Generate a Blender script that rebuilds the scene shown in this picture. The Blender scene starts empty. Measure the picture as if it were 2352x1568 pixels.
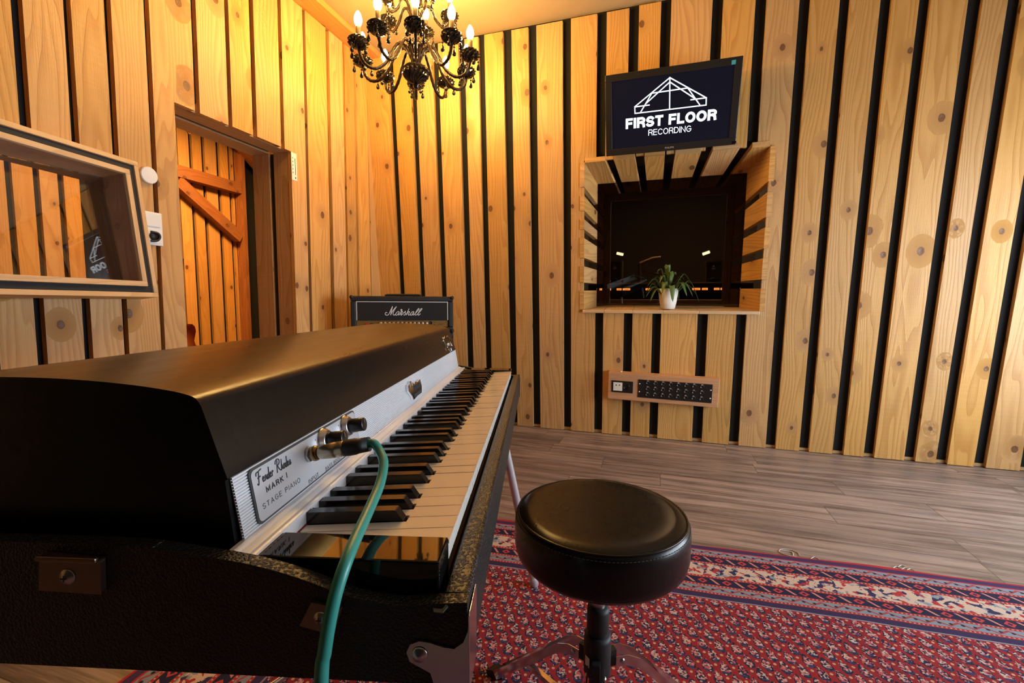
import bpy, math, random
from mathutils import Vector, Matrix
random.seed(7)
SC = bpy.context.scene
COL = SC.collection
V = Vector

# ------------------------------------------------------------------ camera
FPX, CX, CY, CAM_H = 1045.0, 1176.0, 784.0, 0.955
_k = FPX * FPX / 87.0
_down = V((-.005 * _k, _k, FPX)).normalized()
_Z = -_down
_Y = (V((0, 0, 1)) - V((0, 0, 1)).dot(_Z) * _Z).normalized()
_X = _Y.cross(_Z) * 1.0
if _X.x < 0:
    _X = -_X
C0 = V((0, 0, CAM_H))

def cam2w(c):
    return V((_X.dot(c), _Y.dot(c), _Z.dot(c)))

cam = bpy.data.objects.new('camera', bpy.data.cameras.new('camera'))
COL.objects.link(cam)
_r, _u, _b = cam2w(V((1, 0, 0))), cam2w(V((0, -1, 0))), cam2w(V((0, 0, -1)))
cam.matrix_world = Matrix(((_r.x, _u.x, _b.x, 0), (_r.y, _u.y, _b.y, 0), (_r.z, _u.z, _b.z, CAM_H), (0, 0, 0, 1)))
cam.data.sensor_width = 36.0
cam.data.lens = FPX / 2352 * 36.0
cam.data.clip_start = 0.02
SC.camera = cam

# ------------------------------------------------------------------ exposure, world
SC.view_settings.view_transform = 'Standard'
SC.view_settings.look = 'None'
SC.view_settings.gamma = 1
SC.view_settings.use_curve_mapping = False
SC.view_settings.exposure = -0.46
world = bpy.data.worlds.new('world')
SC.world = world
world.use_nodes = True
world.node_tree.nodes['Background'].inputs[0].default_value = (0.62, 0.78, 1.0, 1)
world.node_tree.nodes['Background'].inputs[1].default_value = 1.2

BULB_POWER = 430.0        # emission strength of each candle bulb
WARM = (1.0, 0.60, 0.18)
DAY_POWER = 165.0
BOOTH_POWER = 150.0

# ------------------------------------------------------------------ geometry of the place
def ray(px, py):
    return cam2w(V(((px - CX) / FPX, (py - CY) / FPX, 1.0)))

def hit(px, py, p0, n):
    d = ray(px, py)
    return C0 + d * ((V(p0) - C0).dot(n) / d.dot(n))

def floor_at(px, py, z=0.0):
    return hit(px, py, (0, 0, z), V((0, 0, 1)))

def horiz(px):
    a, b = ray(px, 0).z, ray(px, 1000).z
    return ray(px, a / (a - b) * 1000).normalized()

UP = V((0, 0, 1))
BP0 = floor_at(1190, 978)                       # a point on the back wall's foot
WD = (floor_at(2348, 1083) - BP0).normalized()  # along the back wall
NB = WD.cross(ray(1320, 7000).normalized()).normalized()
if NB.y < 0:
    NB = -NB                                    # away from the room; the wall leans in
VD = NB.cross(WD)
if VD.z < 0:
    VD = -VD
def Bp(u, v, n=0.0):
    return BP0 + WD * u + VD * v + NB * n
def Buv(px, py, off=0.0):
    p = hit(px, py, BP0 + NB * off, NB) - BP0
    return p.dot(WD), p.dot(VD)
PC = floor_at(896, 950)                         # foot of the room's far left corner
LD = horiz(1500)                                # along the left wall, away from the camera
NL = LD.cross(UP).normalized()                  # into the room
def Lp(u, z, n=0.0):
    return PC + LD * u + UP * z + NL * n
def Luz(px, py, off=0.0):
    p = hit(px, py, PC + NL * off, NL) - PC
    return p.dot(LD), p.z
CEIL = 2.83
ROOM_W, ROOM_D = 4.75, 5.6
TH = 0.026                                      # slat thickness

# ------------------------------------------------------------------ mesh builder
OFF = {}
class MB:
    def __init__(self):
        self.v, self.f, self.uv, self.sm = [], [], [], []
    def add(self, pts, faces, g=None, smooth=False):
        b = len(self.v)
        self.v += [V(p) for p in pts]
        g = V(g).normalized() if g is not None else V((0, 0, 1))
        for f in faces:
            idx = [b + i for i in f]
            P = [self.v[i] for i in idx]
            n = V((0, 0, 0))
            for i in range(len(P)):
                n += (P[i] - P[0]).cross(P[(i + 1) % len(P)] - P[0])
            if n.length < 1e-14:
                n = V((1, 0, 0))
            n.normalize()
            gg = g
            if abs(n.dot(g)) > .9:
                gg = V((1, 0, 0)) if abs(n.x) < .8 else V((0, 1, 0))
            e = n.cross(gg)
            e = e.normalized() if e.length > 1e-6 else V((1, 0, 0))
            self.f.append(idx)
            self.uv.append([(p.dot(e), p.dot(gg)) for p in P])
            self.sm.append(smooth)
        return self
    def box(self, o, ex, ey, ez, g=None):
        o, ex, ey, ez = V(o), V(ex), V(ey), V(ez)
        if ex.cross(ey).dot(ez) < 0:
            ex, ey = ey, ex
        p = [o, o + ex, o + ex + ey, o + ey, o + ez, o + ex + ez, o + ex + ey + ez, o + ey + ez]
        if g is None:
            g = max((ex, ey, ez), key=lambda q: q.length)
        return self.add(p, [(3, 2, 1, 0), (4, 5, 6, 7), (0, 1, 5, 4), (1, 2, 6, 5), (2, 3, 7, 6), (3, 0, 4, 7)], g)
    def prism(self, poly, ext, g=None, smooth=False, caps=True):
        poly = [V(p) for p in poly]
        ext = V(ext)
        n = V((0, 0, 0))
        for i in range(len(poly)):
            n += (poly[i] - poly[0]).cross(poly[(i + 1) % len(poly)] - poly[0])
        if n.dot(ext) > 0:
            poly = poly[::-1]
        k = len(poly)
        pts = poly + [p + ext for p in poly]
        sides = [(i, (i + k), (i + 1) % k + k, (i + 1) % k) for i in range(k)]
        self.add(pts, sides, g if g is not None else ext, smooth)
        if caps:
            self.add(poly, [tuple(range(k))], g if g is not None else ext)
            self.add([p + ext for p in poly], [tuple(range(k))[::-1]], g if g is not None else ext)
        return self
    def tube(self, pts, r, n=8, smooth=True, caps=True, flat=None):
        pts = [V(p) for p in pts]
        m = len(pts)
        rr = r if isinstance(r, (list, tuple)) else [r] * m
        T = []
        for i in range(m):
            t = pts[min(i + 1, m - 1)] - pts[max(i - 1, 0)]
            T.append(t.normalized() if t.length > 1e-9 else V((0, 0, 1)))
        ref = V((0, 0, 1)) if abs(T[0].z) < .9 else V((1, 0, 0))
        N = (ref - ref.dot(T[0]) * T[0]).normalized()
        vs = []
        for i in range(m):
            N = (N - N.dot(T[i]) * T[i])
            N = N.normalized() if N.length > 1e-6 else T[i].orthogonal().normalized()
            Bn = T[i].cross(N)
            for j in range(n):
                a = 2 * math.pi * j / n
                vs.append(pts[i] + (N * math.cos(a) + Bn * math.sin(a)) * rr[i])
        fs = [(i * n + j, i * n + (j + 1) % n, (i + 1) * n + (j + 1) % n, (i + 1) * n + j) for i in range(m - 1) for j in range(n)]
        self.add(vs, fs, None, smooth)
        if caps:
            self.add(vs[:n], [tuple(range(n))[::-1]])
            self.add(vs[-n:], [tuple(range(n))])
        return self
    def lathe(self, prof, o, n=24, axis=(0, 0, 1), smooth=True, bump=None):
        o, ax = V(o), V(axis).normalized()
        ref = V((1, 0, 0)) if abs(ax.x) < .9 else V((0, 1, 0))
        e1 = (ref - ref.dot(ax) * ax).normalized()
        e2 = ax.cross(e1)
        vs = []
        for i, (r, z) in enumerate(prof):
            for j in range(n):
                a = 2 * math.pi * j / n
                q = r * (1 + (bump(i, j) if bump else 0))
                vs.append(o + ax * z + (e1 * math.cos(a) + e2 * math.sin(a)) * max(q, 1e-5))
        m = len(prof)
        fs = [(i * n + j, i * n + (j + 1) % n, (i + 1) * n + (j + 1) % n, (i + 1) * n + j) for i in range(m - 1) for j in range(n)]
        self.add(vs, fs, ax, smooth)
        if prof[0][0] > 1e-4:
            self.add(vs[:n], [tuple(range(n))[::-1]], ax)
        if prof[-1][0] > 1e-4:
            self.add(vs[-n:], [tuple(range(n))], ax)
        return self
    def strokes(self, strokes, fn, r, n=6, sub=3):
        for s in strokes:
            q = smooth_line(s, sub) if len(s) > 2 else s
            self.tube([fn(*p) for p in q], r, n)
        return self
    def build(self, name, mat, parent=None, loc=None, bevel=0.0, seg=2, weld=False):
        off = V((0, 0, 0))
        if parent is not None:
            off = OFF[parent.name]
        elif loc is not None:
            off = V(loc)
        me = bpy.data.meshes.new(name)
        me.from_pydata([tuple(p - off) for p in self.v], [], self.f)
        uvl = me.uv_layers.new(name='UVMap')
        i = 0
        data = []
        for u in self.uv:
            for c in u:
                data += [c[0], c[1]]
        uvl.data.foreach_set('uv', data)
        me.polygons.foreach_set('use_smooth', self.sm)
        me.materials.append(mat)
        me.validate()
        me.update()
        o = bpy.data.objects.new(name, me)
        COL.objects.link(o)
        if parent is not None:
            o.parent = parent
        elif loc is not None:
            o.location = off
        OFF[o.name] = off
        if bevel > 0:
            m = o.modifiers.new('edge', 'BEVEL')
            m.width = bevel
            m.segments = seg
            m.limit_method = 'ANGLE'
            m.angle_limit = math.radians(40)
        return o

def smooth_line(pts, sub=4):
    pts = [V(p) if len(p) == 3 else V((p[0], p[1], 0)) for p in pts]
    two = True
    out = []
    for i in range(len(pts) - 1):
        p0, p1, p2, p3 = pts[max(i - 1, 0)], pts[i], pts[i + 1], pts[min(i + 2, len(pts) - 1)]
        for k in range(sub):
            t = k / sub
            out.append(.5 * ((2 * p1) + (p2 - p0) * t + (2 * p0 - 5 * p1 + 4 * p2 - p3) * t * t + (3 * p1 - p0 - 3 * p2 + p3) * t ** 3))
    out.append(pts[-1])
    return [(p.x, p.y) for p in out] if all(abs(p.z) < 1e-12 for p in pts) else out

def spline(pts, sub=6):
    pts = [V(p) for p in pts]
    out = []
    for i in range(len(pts) - 1):
        p0, p1, p2, p3 = pts[max(i - 1, 0)], pts[i], pts[i + 1], pts[min(i + 2, len(pts) - 1)]
        for k in range(sub):
            t = k / sub
            out.append(.5 * ((2 * p1) + (p2 - p0) * t + (2 * p0 - 5 * p1 + 4 * p2 - p3) * t * t + (3 * p1 - p0 - 3 * p2 + p3) * t ** 3))
    out.append(pts[-1])
    return out

def thing(name, label, cat, loc, group=None):
    o = bpy.data.objects.new(name, None)
    o.empty_display_size = .05
    COL.objects.link(o)
    o.location = loc
    OFF[o.name] = V(loc)
    return tag(o, label, cat, group)

def tag(o, label, cat, group=None):
    o['label'] = label
    o['category'] = cat
    if group:
        o['group'] = group
    return o

def struct(o):
    o['kind'] = 'structure'
    return o

def arc(cx, cy, rx, ry, a0, a1, n=9):
    return [(cx + rx * math.cos(math.radians(a0 + (a1 - a0) * i / n)), cy + ry * math.sin(math.radians(a0 + (a1 - a0) * i / n))) for i in range(n + 1)]
_S = arc(.52, .76, .46, .24, 25, 180, 8) + arc(.52, .76, .52, .26, 190, 250, 3) + arc(.48, .24, .52, .26, 70, 0, 4) + arc(.48, .24, .48, .24, -8, -155, 8)
GLY = {
    'A': (.76, [[(0, 0), (.5, 1), (1, 0)], [(.2, .32), (.8, .32)]]),
    'B': (.68, [[(0, 0), (0, 1), (.55, 1)] + arc(.6, .77, .34, .23, 90, -90) + [(0, .54)], [(.6, .54)] + arc(.62, .27, .38, .27, 90, -90) + [(0, 0)]]),
    'C': (.76, [arc(.55, .5, .55, .5, 40, 320, 18)]),
    'D': (.74, [[(0, 0), (0, 1), (.45, 1)] + arc(.45, .5, .55, .5, 80, -80, 12) + [(.45, 0), (0, 0)]]),
    'E': (.62, [[(1, 0), (0, 0), (0, 1), (1, 1)], [(0, .52), (.9, .52)]]),
    'F': (.60, [[(0, 0), (0, 1), (1, 1)], [(0, .50), (.88, .50)]]),
    'G': (.80, [arc(.52, .5, .52, .5, 45, 330, 18) + [(1, .48), (.55, .48)]]),
    'H': (.72, [[(0, 0), (0, 1)], [(1, 0), (1, 1)], [(0, .5), (1, .5)]]),
    'I': (0, [[(.5, 0), (.5, 1)]]),
    'K': (.72, [[(0, 0), (0, 1)], [(.95, 1), (.05, .42)], [(.3, .6), (1, 0)]]),
    'L': (.58, [[(0, 1), (0, 0), (1, 0)]]),
    'M': (.88, [[(0, 0), (0, 1), (.5, .1), (1, 1), (1, 0)]]),
    'N': (.74, [[(0, 0), (0, 1), (1, 0), (1, 1)]]),
    'O': (.82, [arc(.5, .5, .5, .5, 90, 450, 28)]),
    'P': (.66, [[(0, 0), (0, 1), (.55, 1)] + arc(.6, .74, .40, .26, 90, -90) + [(0, .48)]]),
    'R': (.70, [[(0, 0), (0, 1), (.55, 1)] + arc(.6, .75, .40, .25, 90, -90) + [(0, .50)], [(.58, .5), (.92, .3), (.98, 0)]]),
    'S': (.68, [_S]),
    'T': (.66, [[(0, 1), (1, 1)], [(.5, 0), (.5, 1)]]),
    'U': (.72, [[(0, 1), (0, .35)] + arc(.5, .35, .5, .35, 180, 360, 12) + [(1, 1)]]),
    'V': (.74, [[(0, 1), (.5, 0), (1, 1)]]),
    '2': (.55, [[(.05, .75)] + arc(.5, .72, .46, .28, 160, 0, 8) + [(.9, .5), (0, 0), (1, 0)]]),
    '4': (.58, [[(.75, 0), (.75, 1), (0, .3), (1, .3)]]), '6': (.55, [[(.85, .98), (.2, .6)] + arc(.5, .3, .5, .3, 150, 510, 16)]),
    '8': (.55, [arc(.5, .76, .42, .24, 90, 450, 16), arc(.5, .27, .5, .27, 90, 450, 16)]), '1': (.3, [[(.2, .8), (.7, 1), (.7, 0)]]), '0': (.55, [arc(.5, .5, .5, .5, 90, 450, 20)])}

def ribbon(b, pts, hw, fn, th):
    """A flat band of half width hw along a 2D line, square ends; fn maps (x, y) to a point, th is its thickness vector."""
    P = [V((p[0], p[1], 0)) for p in pts]
    closed = (P[0] - P[-1]).length < 1e-6
    n = len(P)
    d = [(P[i + 1] - P[i]).normalized() for i in range(n - 1)]
    if not closed:
        P[0] = P[0] - d[0] * hw
        P[-1] = P[-1] + d[-1] * hw
    L, R = [], []
    for i in range(n):
        if i == 0:
            a, c = (d[-1] if closed else d[0]), d[0]
        elif i == n - 1:
            a, c = d[-1], (d[0] if closed else d[-1])
        else:
            a, c = d[i - 1], d[i]
        na, nc = V((-a.y, a.x, 0)), V((-c.y, c.x, 0))
        m = na + nc
        m = m.normalized() if m.length > 1e-6 else na
        k = min(1 / max(m.dot(na), .3), 2.2)
        L.append(P[i] + m * hw * k)
        R.append(P[i] - m * hw * k)
    for i in range(n - 1):
        b.prism([fn(q.x, q.y) for q in (L[i], L[i + 1], R[i + 1], R[i])], th)

def text(name, body, mat, parent, o, ex, ey, height, width=None, bold=.12, lift=.0003, gap=.17):
    """Lettering on a surface: o = baseline start, ex along, ey up, height = cap height, bold = stroke width / height."""
    ex, ey = V(ex).normalized(), V(ey).normalized()
    ez = ex.cross(ey).normalized()
    hw = bold / 2
    x, lay = 0.0, []
    for ch in body:
        if ch == ' ':
            x += .34 + gap
            continue
        w, ss = GLY[ch]
        w = max(w, bold) + bold * .35
        if ch == 'I':
            w = bold
        lay.append((x, w, ss))
        x += w + gap
    total = x - gap
    sx = height if width is None else width / total
    words, b, ob = body.split(' '), MB(), None
    ends, k = [], 0
    for q in words:
        k += len(q)
        ends.append(k)
    o = V(o) + ez * lift
    for i, (x0, w, ss) in enumerate(lay):
        if i in ends:
            b.build(name, mat, parent)
            b = MB()
        for st in ss:
            b_pts = [(x0 + hw + p[0] * (w - 2 * hw), hw + p[1] * (1 - 2 * hw)) for p in st]
            ribbon(b, b_pts, hw, lambda x, y: o + ex * (x * sx) + ey * (y * height), ez * max(.00008, height * .008))
    return b.build(name, mat, parent)

# ------------------------------------------------------------------ materials
class NT:
    def __init__(self, name):
        self.m = bpy.data.materials.new(name)
        self.m.use_nodes = True
        self.t = self.m.node_tree
        self.t.nodes.clear()
        self.out = self.n('ShaderNodeOutputMaterial')
    def n(self, kind, **kw):
        x = self.t.nodes.new(kind)
        for a, b in kw.items():
            setattr(x, a, b)
        return x
    def put(self, sock, val):
        if hasattr(val, 'is_output'):
            self.t.links.new(val, sock)
        elif isinstance(val, (tuple, list)):
            sock.default_value = tuple(val) + ((1,) if len(val) == 3 and sock.type == 'RGBA' else ())
        else:
            sock.default_value = val
    def math(self, op, a, b=0.0, c=0.0):
        x = self.n('ShaderNodeMath', operation=op)
        self.put(x.inputs[0], a)
        self.put(x.inputs[1], b)
        self.put(x.inputs[2], c)
        return x.outputs[0]
    def add(self, a, b): return self.math('ADD', a, b)
    def sub(self, a, b): return self.math('SUBTRACT', a, b)
    def mul(self, a, b): return self.math('MULTIPLY', a, b)
    def div(self, a, b): return self.math('DIVIDE', a, b)
    def smooth(self, x, lo, hi):
        q = self.n('ShaderNodeMapRange', interpolation_type='SMOOTHSTEP')
        self.put(q.inputs[0], x)
        self.put(q.inputs[1], lo)
        self.put(q.inputs[2], hi)
        return q.outputs[0]
    def xyz(self, x, y, z=0.0):
        q = self.n('ShaderNodeCombineXYZ')
        for i, a in enumerate((x, y, z)):
            self.put(q.inputs[i], a)
        return q.outputs[0]
    def sep(self, v):
        q = self.n('ShaderNodeSeparateXYZ')
        self.put(q.inputs[0], v)
        return q.outputs
    def mix(self, f, a, b, mode='MIX'):
        q = self.n('ShaderNodeMix', data_type='RGBA', blend_type=mode)
        self.put(q.inputs[0], f)
        self.put(q.inputs[6], a)
        self.put(q.inputs[7], b)
        return q.outputs[2]
    def noise(self, vec, scale=1.0, detail=2.0, rough=.5, dist=0.0):
        q = self.n('ShaderNodeTexNoise')
        self.put(q.inputs['Vector'], vec)
        self.put(q.inputs['Scale'], scale)
        self.put(q.inputs['Detail'], detail)
        self.put(q.inputs['Roughness'], rough)
        self.put(q.inputs['Distortion'], dist)
        return q.outputs[0]
    def white(self, vec):
        q = self.n('ShaderNodeTexWhiteNoise', noise_dimensions='3D')
        self.put(q.inputs['Vector'], vec)
        return q.outputs
    def principled(self, color, rough=.5, metal=0.0, normal=None, **kw):
        p = self.n('ShaderNodeBsdfPrincipled')
        self.put(p.inputs['Base Color'], color)
        self.put(p.inputs['Roughness'], rough)
        self.put(p.inputs['Metallic'], metal)
        if normal is not None:
            self.put(p.inputs['Normal'], normal)
        for a, b in kw.items():
            self.put(p.inputs[a.replace('_', ' ')], b)
        self.t.links.new(p.outputs[0], self.out.inputs[0])
        return p
    def bump(self, h, strength=.3, dist=.01):
        q = self.n('ShaderNodeBump')
        self.put(q.inputs['Height'], h)
        q.inputs['Strength'].default_value = strength
        q.inputs['Distance'].default_value = dist
        return q.outputs[0]

def plain(name, color, rough=.5, metal=0.0, bump=None, **kw):
    m = NT(name)
    nrm = None
    col = color
    tc = m.n('ShaderNodeTexCoord').outputs['Object']
    if bump:
        h = m.noise(tc, bump[0], 3.0, .6)
        nrm = m.bump(h, bump[1], bump[2])
    v = m.noise(tc, 6.0, 2.0)
    col = m.mix(m.mul(m.smooth(v, .3, .7), .18), color, tuple(c * .7 for c in color))
    m.principled(col, rough, metal, nrm, **kw)
    return m.m

def glow(name, color, strength):
    m = NT(name)
    e = m.n('ShaderNodeEmission')
    e.inputs[0].default_value = tuple(color) + (1,)
    e.inputs[1].default_value = strength
    m.t.links.new(e.outputs[0], m.out.inputs[0])
    return m.m

def pine(name, light=(.66, .43, .21), dark=(.52, .30, .125), rough=.5, knots=1.0, stain=.35, vary=.22, grain=1.0):
    m = NT(name)
    uv = m.n('ShaderNodeUVMap').outputs[0]
    rnd = m.n('ShaderNodeNewGeometry').outputs['Random Per Island']
    s = m.sep(uv)
    x = m.add(s[0], m.mul(rnd, 53.7))
    y = m.add(s[1], m.mul(rnd, 91.3))
    # knots
    kx, ky = 6.2, 2.6
    vo = m.n('ShaderNodeTexVoronoi', voronoi_dimensions='2D', feature='F1')
    m.put(vo.inputs['Vector'], m.xyz(m.mul(x, kx), m.mul(y, ky)))
    vo.inputs['Scale'].default_value = 1.0
    vo.inputs['Randomness'].default_value = 1.0
    ps = m.sep(vo.outputs['Position'])
    cs = m.sep(vo.outputs['Color'])
    dx = m.sub(x, m.div(ps[0], kx))
    dy = m.sub(y, m.div(ps[1], ky))
    wob = m.mul(m.sub(m.noise(m.xyz(x, y), 60, 2), .5), .006)
    d = m.add(m.math('SQRT', m.add(m.mul(dx, dx), m.mul(m.mul(dy, dy), .55))), wob)
    have = m.math('GREATER_THAN', cs[0], .45)
    kr = m.add(.0065, m.mul(cs[1], .0095))
    inside = m.mul(m.sub(1.0, m.smooth(d, m.mul(kr, .85), m.mul(kr, 1.12))), have)
    rim = m.mul(m.sub(1.0, m.smooth(m.math('ABSOLUTE', m.sub(d, kr)), .0, .0035)), have)
    halo = m.mul(m.sub(1.0, m.smooth(d, m.mul(kr, 1.0), m.mul(kr, 4.5))), have)
    # rings, bending round the knots
    low = m.noise(m.xyz(m.mul(x, 5.0), m.mul(y, .55)), 1.0, 2.0, .5)
    warp = m.mul(m.mul(halo, m.math('SIGN', dx)), .012)
    ring = m.add(m.add(m.mul(x, 34.0), m.mul(low, 16.0)), m.mul(warp, 60.0))
    ring2 = m.mix(halo, m.xyz(ring, ring, ring), m.xyz(m.mul(d, 210), m.mul(d, 210), m.mul(d, 210)))
    rv = m.sep(ring2)[0]
    saw = m.math('FRACT', rv)
    band = m.mul(m.smooth(saw, .25, .95), m.sub(1.0, m.smooth(saw, .95, 1.0)))
    fib = m.noise(m.xyz(m.mul(x, 260.0), m.mul(y, 6.0)), 1.0, 3.0, .6)
    col = m.mix(m.mul(band, .55 * grain), light, dark)
    col = m.mix(m.mul(m.smooth(fib, .45, .75), .28), col, dark)
    big = m.noise(m.xyz(m.mul(x, 4.0), m.mul(y, 1.1)), 1.0, 3.0, .55)
    col = m.mix(m.mul(m.smooth(big, .58, .78), stain), col, (dark[0] * .62, dark[1] * .70, dark[2] * .8))
    w = m.white(m.xyz(rnd, 1.7, 3.1))
    hsv = m.n('ShaderNodeHueSaturation')
    m.put(hsv.inputs['Color'], col)
    m.put(hsv.inputs['Value'], m.add(1.0 - vary * .6, m.mul(w[0], vary)))
    m.put(hsv.inputs['Saturation'], m.add(.94, m.mul(m.sep(w[1])[1], .14)))
    col = hsv.outputs[0]
    kcol = m.mix(m.smooth(m.noise(m.xyz(m.mul(x, 1), y), 220, 2), .35, .65), (.19, .075, .024), (.085, .034, .012))
    col = m.mix(m.mul(halo, .28 * knots), col, (dark[0] * .8, dark[1] * .62, dark[2] * .5))
    col = m.mix(m.mul(inside, .9 * knots), col, kcol)
    col = m.mix(m.mul(rim, .7 * knots), col, (.07, .028, .01))
    sawm = m.noise(m.xyz(m.mul(x, 2.0), m.mul(y, 55.0)), 1.0, 2.0)
    h = m.add(m.add(m.mul(fib, .5), m.mul(band, .35)), m.mul(sawm, .5))
    nrm = m.bump(h, .38, .005)
    m.principled(col, m.add(rough, m.mul(m.sub(fib, .5), .2)), 0.0, nrm)
    return m.m

def floor_mat():
    m = NT('vinyl_planks')
    tc = m.n('ShaderNodeTexCoord').outputs['Object']
    s = m.sep(tc)
    a, b = s[0], s[1]
    pw, pl = .182, 1.22
    row = m.math('FLOOR', m.div(b, pw))
    roff = m.mul(m.white(m.xyz(row, 4.2, 1.0))[0], pl)
    q = m.div(m.add(a, roff), pl)
    pid = m.math('FLOOR', q)
    w = m.white(m.xyz(row, pid, 7.0))
    fa = m.mul(m.math('FRACT', q), pl)
    fb = m.mul(m.math('FRACT', m.div(b, pw)), pw)
    ea = m.math('MINIMUM', fa, m.sub(pl, fa))
    eb = m.math('MINIMUM', fb, m.sub(pw, fb))
    seam = m.sub(1.0, m.smooth(m.math('MINIMUM', ea, eb), .0006, .0022))
    sa = m.add(a, m.mul(w[0], 31.0))
    sb = m.add(b, m.mul(w[0], 17.0))
    g1 = m.noise(m.xyz(m.mul(sa, 1.6), m.mul(sb, 22.0)), 1.0, 5.0, .62, .4)
    g2 = m.noise(m.xyz(m.mul(sa, 5.0), m.mul(sb, 190.0)), 1.0, 4.0, .65)
    g3 = m.noise(m.xyz(m.mul(sa, 2.2), m.mul(sb, 9.0)), 1.0, 3.0, .6)
    c = m.mix(m.smooth(g1, .36, .62), (.125, .090, .076), (.30, .228, .192))
    c = m.mix(m.mul(m.smooth(g3, .52, .72), .65), c, (.20, .172, .165))
    c = m.mix(m.mul(m.smooth(g2, .48, .72), .55), c, (.42, .355, .315))
    c = m.mix(m.mul(m.sub(1.0, m.smooth(g2, .30, .44)), .4), c, (.085, .058, .045))
    hsv = m.n('ShaderNodeHueSaturation')
    m.put(hsv.inputs['Color'], c)
    m.put(hsv.inputs['Value'], m.add(.82, m.mul(w[0], .36)))
    c = m.mix(m.mul(seam, .75), hsv.outputs[0], (.05, .035, .028))
    nrm = m.bump(m.sub(m.mul(g2, .4), seam), .25, .003)
    m.principled(c, m.add(.36, m.mul(g2, .16)), 0.0, nrm)
    return m.m

def rug_mat(LX, LY):
    m = NT('woven_wool')
    tc = m.n('ShaderNodeTexCoord').outputs['Object']
    s = m.sep(tc)
    x, y = s[0], m.mul(s[1], -1.0)
    jit = m.mul(m.sub(m.noise(tc, 9.0, 2.0), .5), .010)
    dx = m.math('MINIMUM', x, m.sub(LX, x))
    dy = m.math('MINIMUM', y, m.sub(LY, y))
    d = m.add(m.math('MINIMUM', dx, dy), jit)
    isx = m.math('LESS_THAN', dx, dy)
    al = m.add(m.mul(isx, y), m.mul(m.sub(1.0, isx), x))
    RED, NAVY, BLUE, CREAM, PINK = (.43, .028, .035), (.022, .021, .06), (.22, .29, .36), (.60, .47, .38), (.62, .26, .22)
    stops = [(0, RED), (.007, (.06, .035, .11)), (.030, RED), (.037, BLUE), (.070, RED), (.081, NAVY), (.122, RED), (.133, CREAM),
             (.213, RED), (.224, NAVY), (.264, RED), (.275, BLUE), (.306, RED), (.317, (.045, .03, .09)), (.341, BLUE), (.346, RED)]
    ramp = m.n('ShaderNodeValToRGB')
    ramp.color_ramp.interpolation = 'CONSTANT'
    el = ramp.color_ramp.elements
    while len(el) > 1:
        el.remove(el[-1])
    el[0].position, el[0].color = 0, RED + (1,)
    for p, c in stops[1:]:
        e = el.new(p / .4)
        e.color = c + (1,)
    m.put(ramp.inputs[0], m.div(d, .4))
    col = ramp.outputs[0]
    fine = m.noise(m.xyz(m.mul(x, 1), y), 330.0, 2.0, .7)
    def within(lo, hi):
        return m.mul(m.math('GREATER_THAN', d, lo), m.math('LESS_THAN', d, hi))
    def tri(period, ph=0.0):
        return m.mul(m.math('ABSOLUTE', m.sub(m.math('FRACT', m.add(m.div(al, period), ph)), .5)), 2.0)
    # vines in the pale blue bands
    for lo, hi in ((.037, .070), (.275, .306)):
        f = m.div(m.sub(d, lo), hi - lo)
        t = tri(.060)
        vine = m.sub(1.0, m.smooth(m.math('ABSOLUTE', m.sub(f, m.add(.2, m.mul(t, .6)))), .08, .18))
        col = m.mix(m.mul(vine, within(lo, hi)), col, (.36, .07, .075))
        cu = m.sub(m.math('FRACT', m.add(m.div(al, .030), .25)), .5)
        dd = m.math('SQRT', m.add(m.mul(cu, cu), m.mul(m.mul(m.sub(f, .5), m.sub(f, .5)), 1.3)))
        dot = m.sub(1.0, m.smooth(dd, .13, .20))
        col = m.mix(m.mul(dot, within(lo, hi)), col, (.02, .022, .05))
    # hooked motifs in the navy bands
    for lo, hi in ((.081, .122), (.224, .264)):
        f = m.div(m.sub(d, lo), hi - lo)
        fr = m.sub(m.math('FRACT', m.div(al, .078)), .5)
        diag = m.sub(1.0, m.smooth(m.math('ABSOLUTE', m.sub(m.sub(f, .5), m.mul(fr, 2.6))), .10, .20))
        diag = m.mul(diag, m.math('LESS_THAN', m.math('ABSOLUTE', m.sub(f, .5)), .36))
        col = m.mix(m.mul(diag, within(lo, hi)), col, PINK)
        f2 = m.sub(m.math('FRACT', m.add(m.div(al, .078), .5)), .5)
        dia = m.add(m.mul(m.math('ABSOLUTE', f2), 2.2), m.mul(m.math('ABSOLUTE', m.sub(f, .5)), 1.3))
        col = m.mix(m.mul(m.mul(m.math('LESS_THAN', dia, .46), m.math('GREATER_THAN', dia, .2)), within(lo, hi)), col, (.50, .06, .06))
    # dotted red guard lines
    for lo, hi in ((.070, .081), (.122, .133), (.213, .224), (.264, .275), (.306, .317)):
        f = m.sub(m.div(m.sub(d, lo), hi - lo), .5)
        cu = m.sub(m.math('FRACT', m.div(al, .0115)), .5)
        dd = m.add(m.mul(cu, cu), m.mul(f, f))
        col = m.mix(m.mul(m.mul(m.math('LESS_THAN', dd, .05), within(lo, hi)), .8), col, CREAM)
        edge = m.math('GREATER_THAN', m.math('ABSOLUTE', f), .42)
        col = m.mix(m.mul(m.mul(edge, within(lo, hi)), .7), col, (.30, .22, .12))
    # flower patches in the cream band
    vo = m.n('ShaderNodeTexVoronoi', voronoi_dimensions='2D', feature='F1')
    m.put(vo.inputs['Vector'], m.xyz(al, m.mul(d, 1.2)))
    vo.inputs['Scale'].default_value = 62.0
    vc = m.sep(vo.outputs['Color'])
    patch = m.mul(m.math('LESS_THAN', m.noise(m.xyz(al, d), 34.0, 3.0, .6, .5), .53), within(.133, .213))
    pc = m.mix(m.math('GREATER_THAN', vc[0], .45), (.04, .035, .10), (.42, .04, .045))
    pc = m.mix(m.math('GREATER_THAN', vc[0], .78), pc, (.25, .31, .37))
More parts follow.
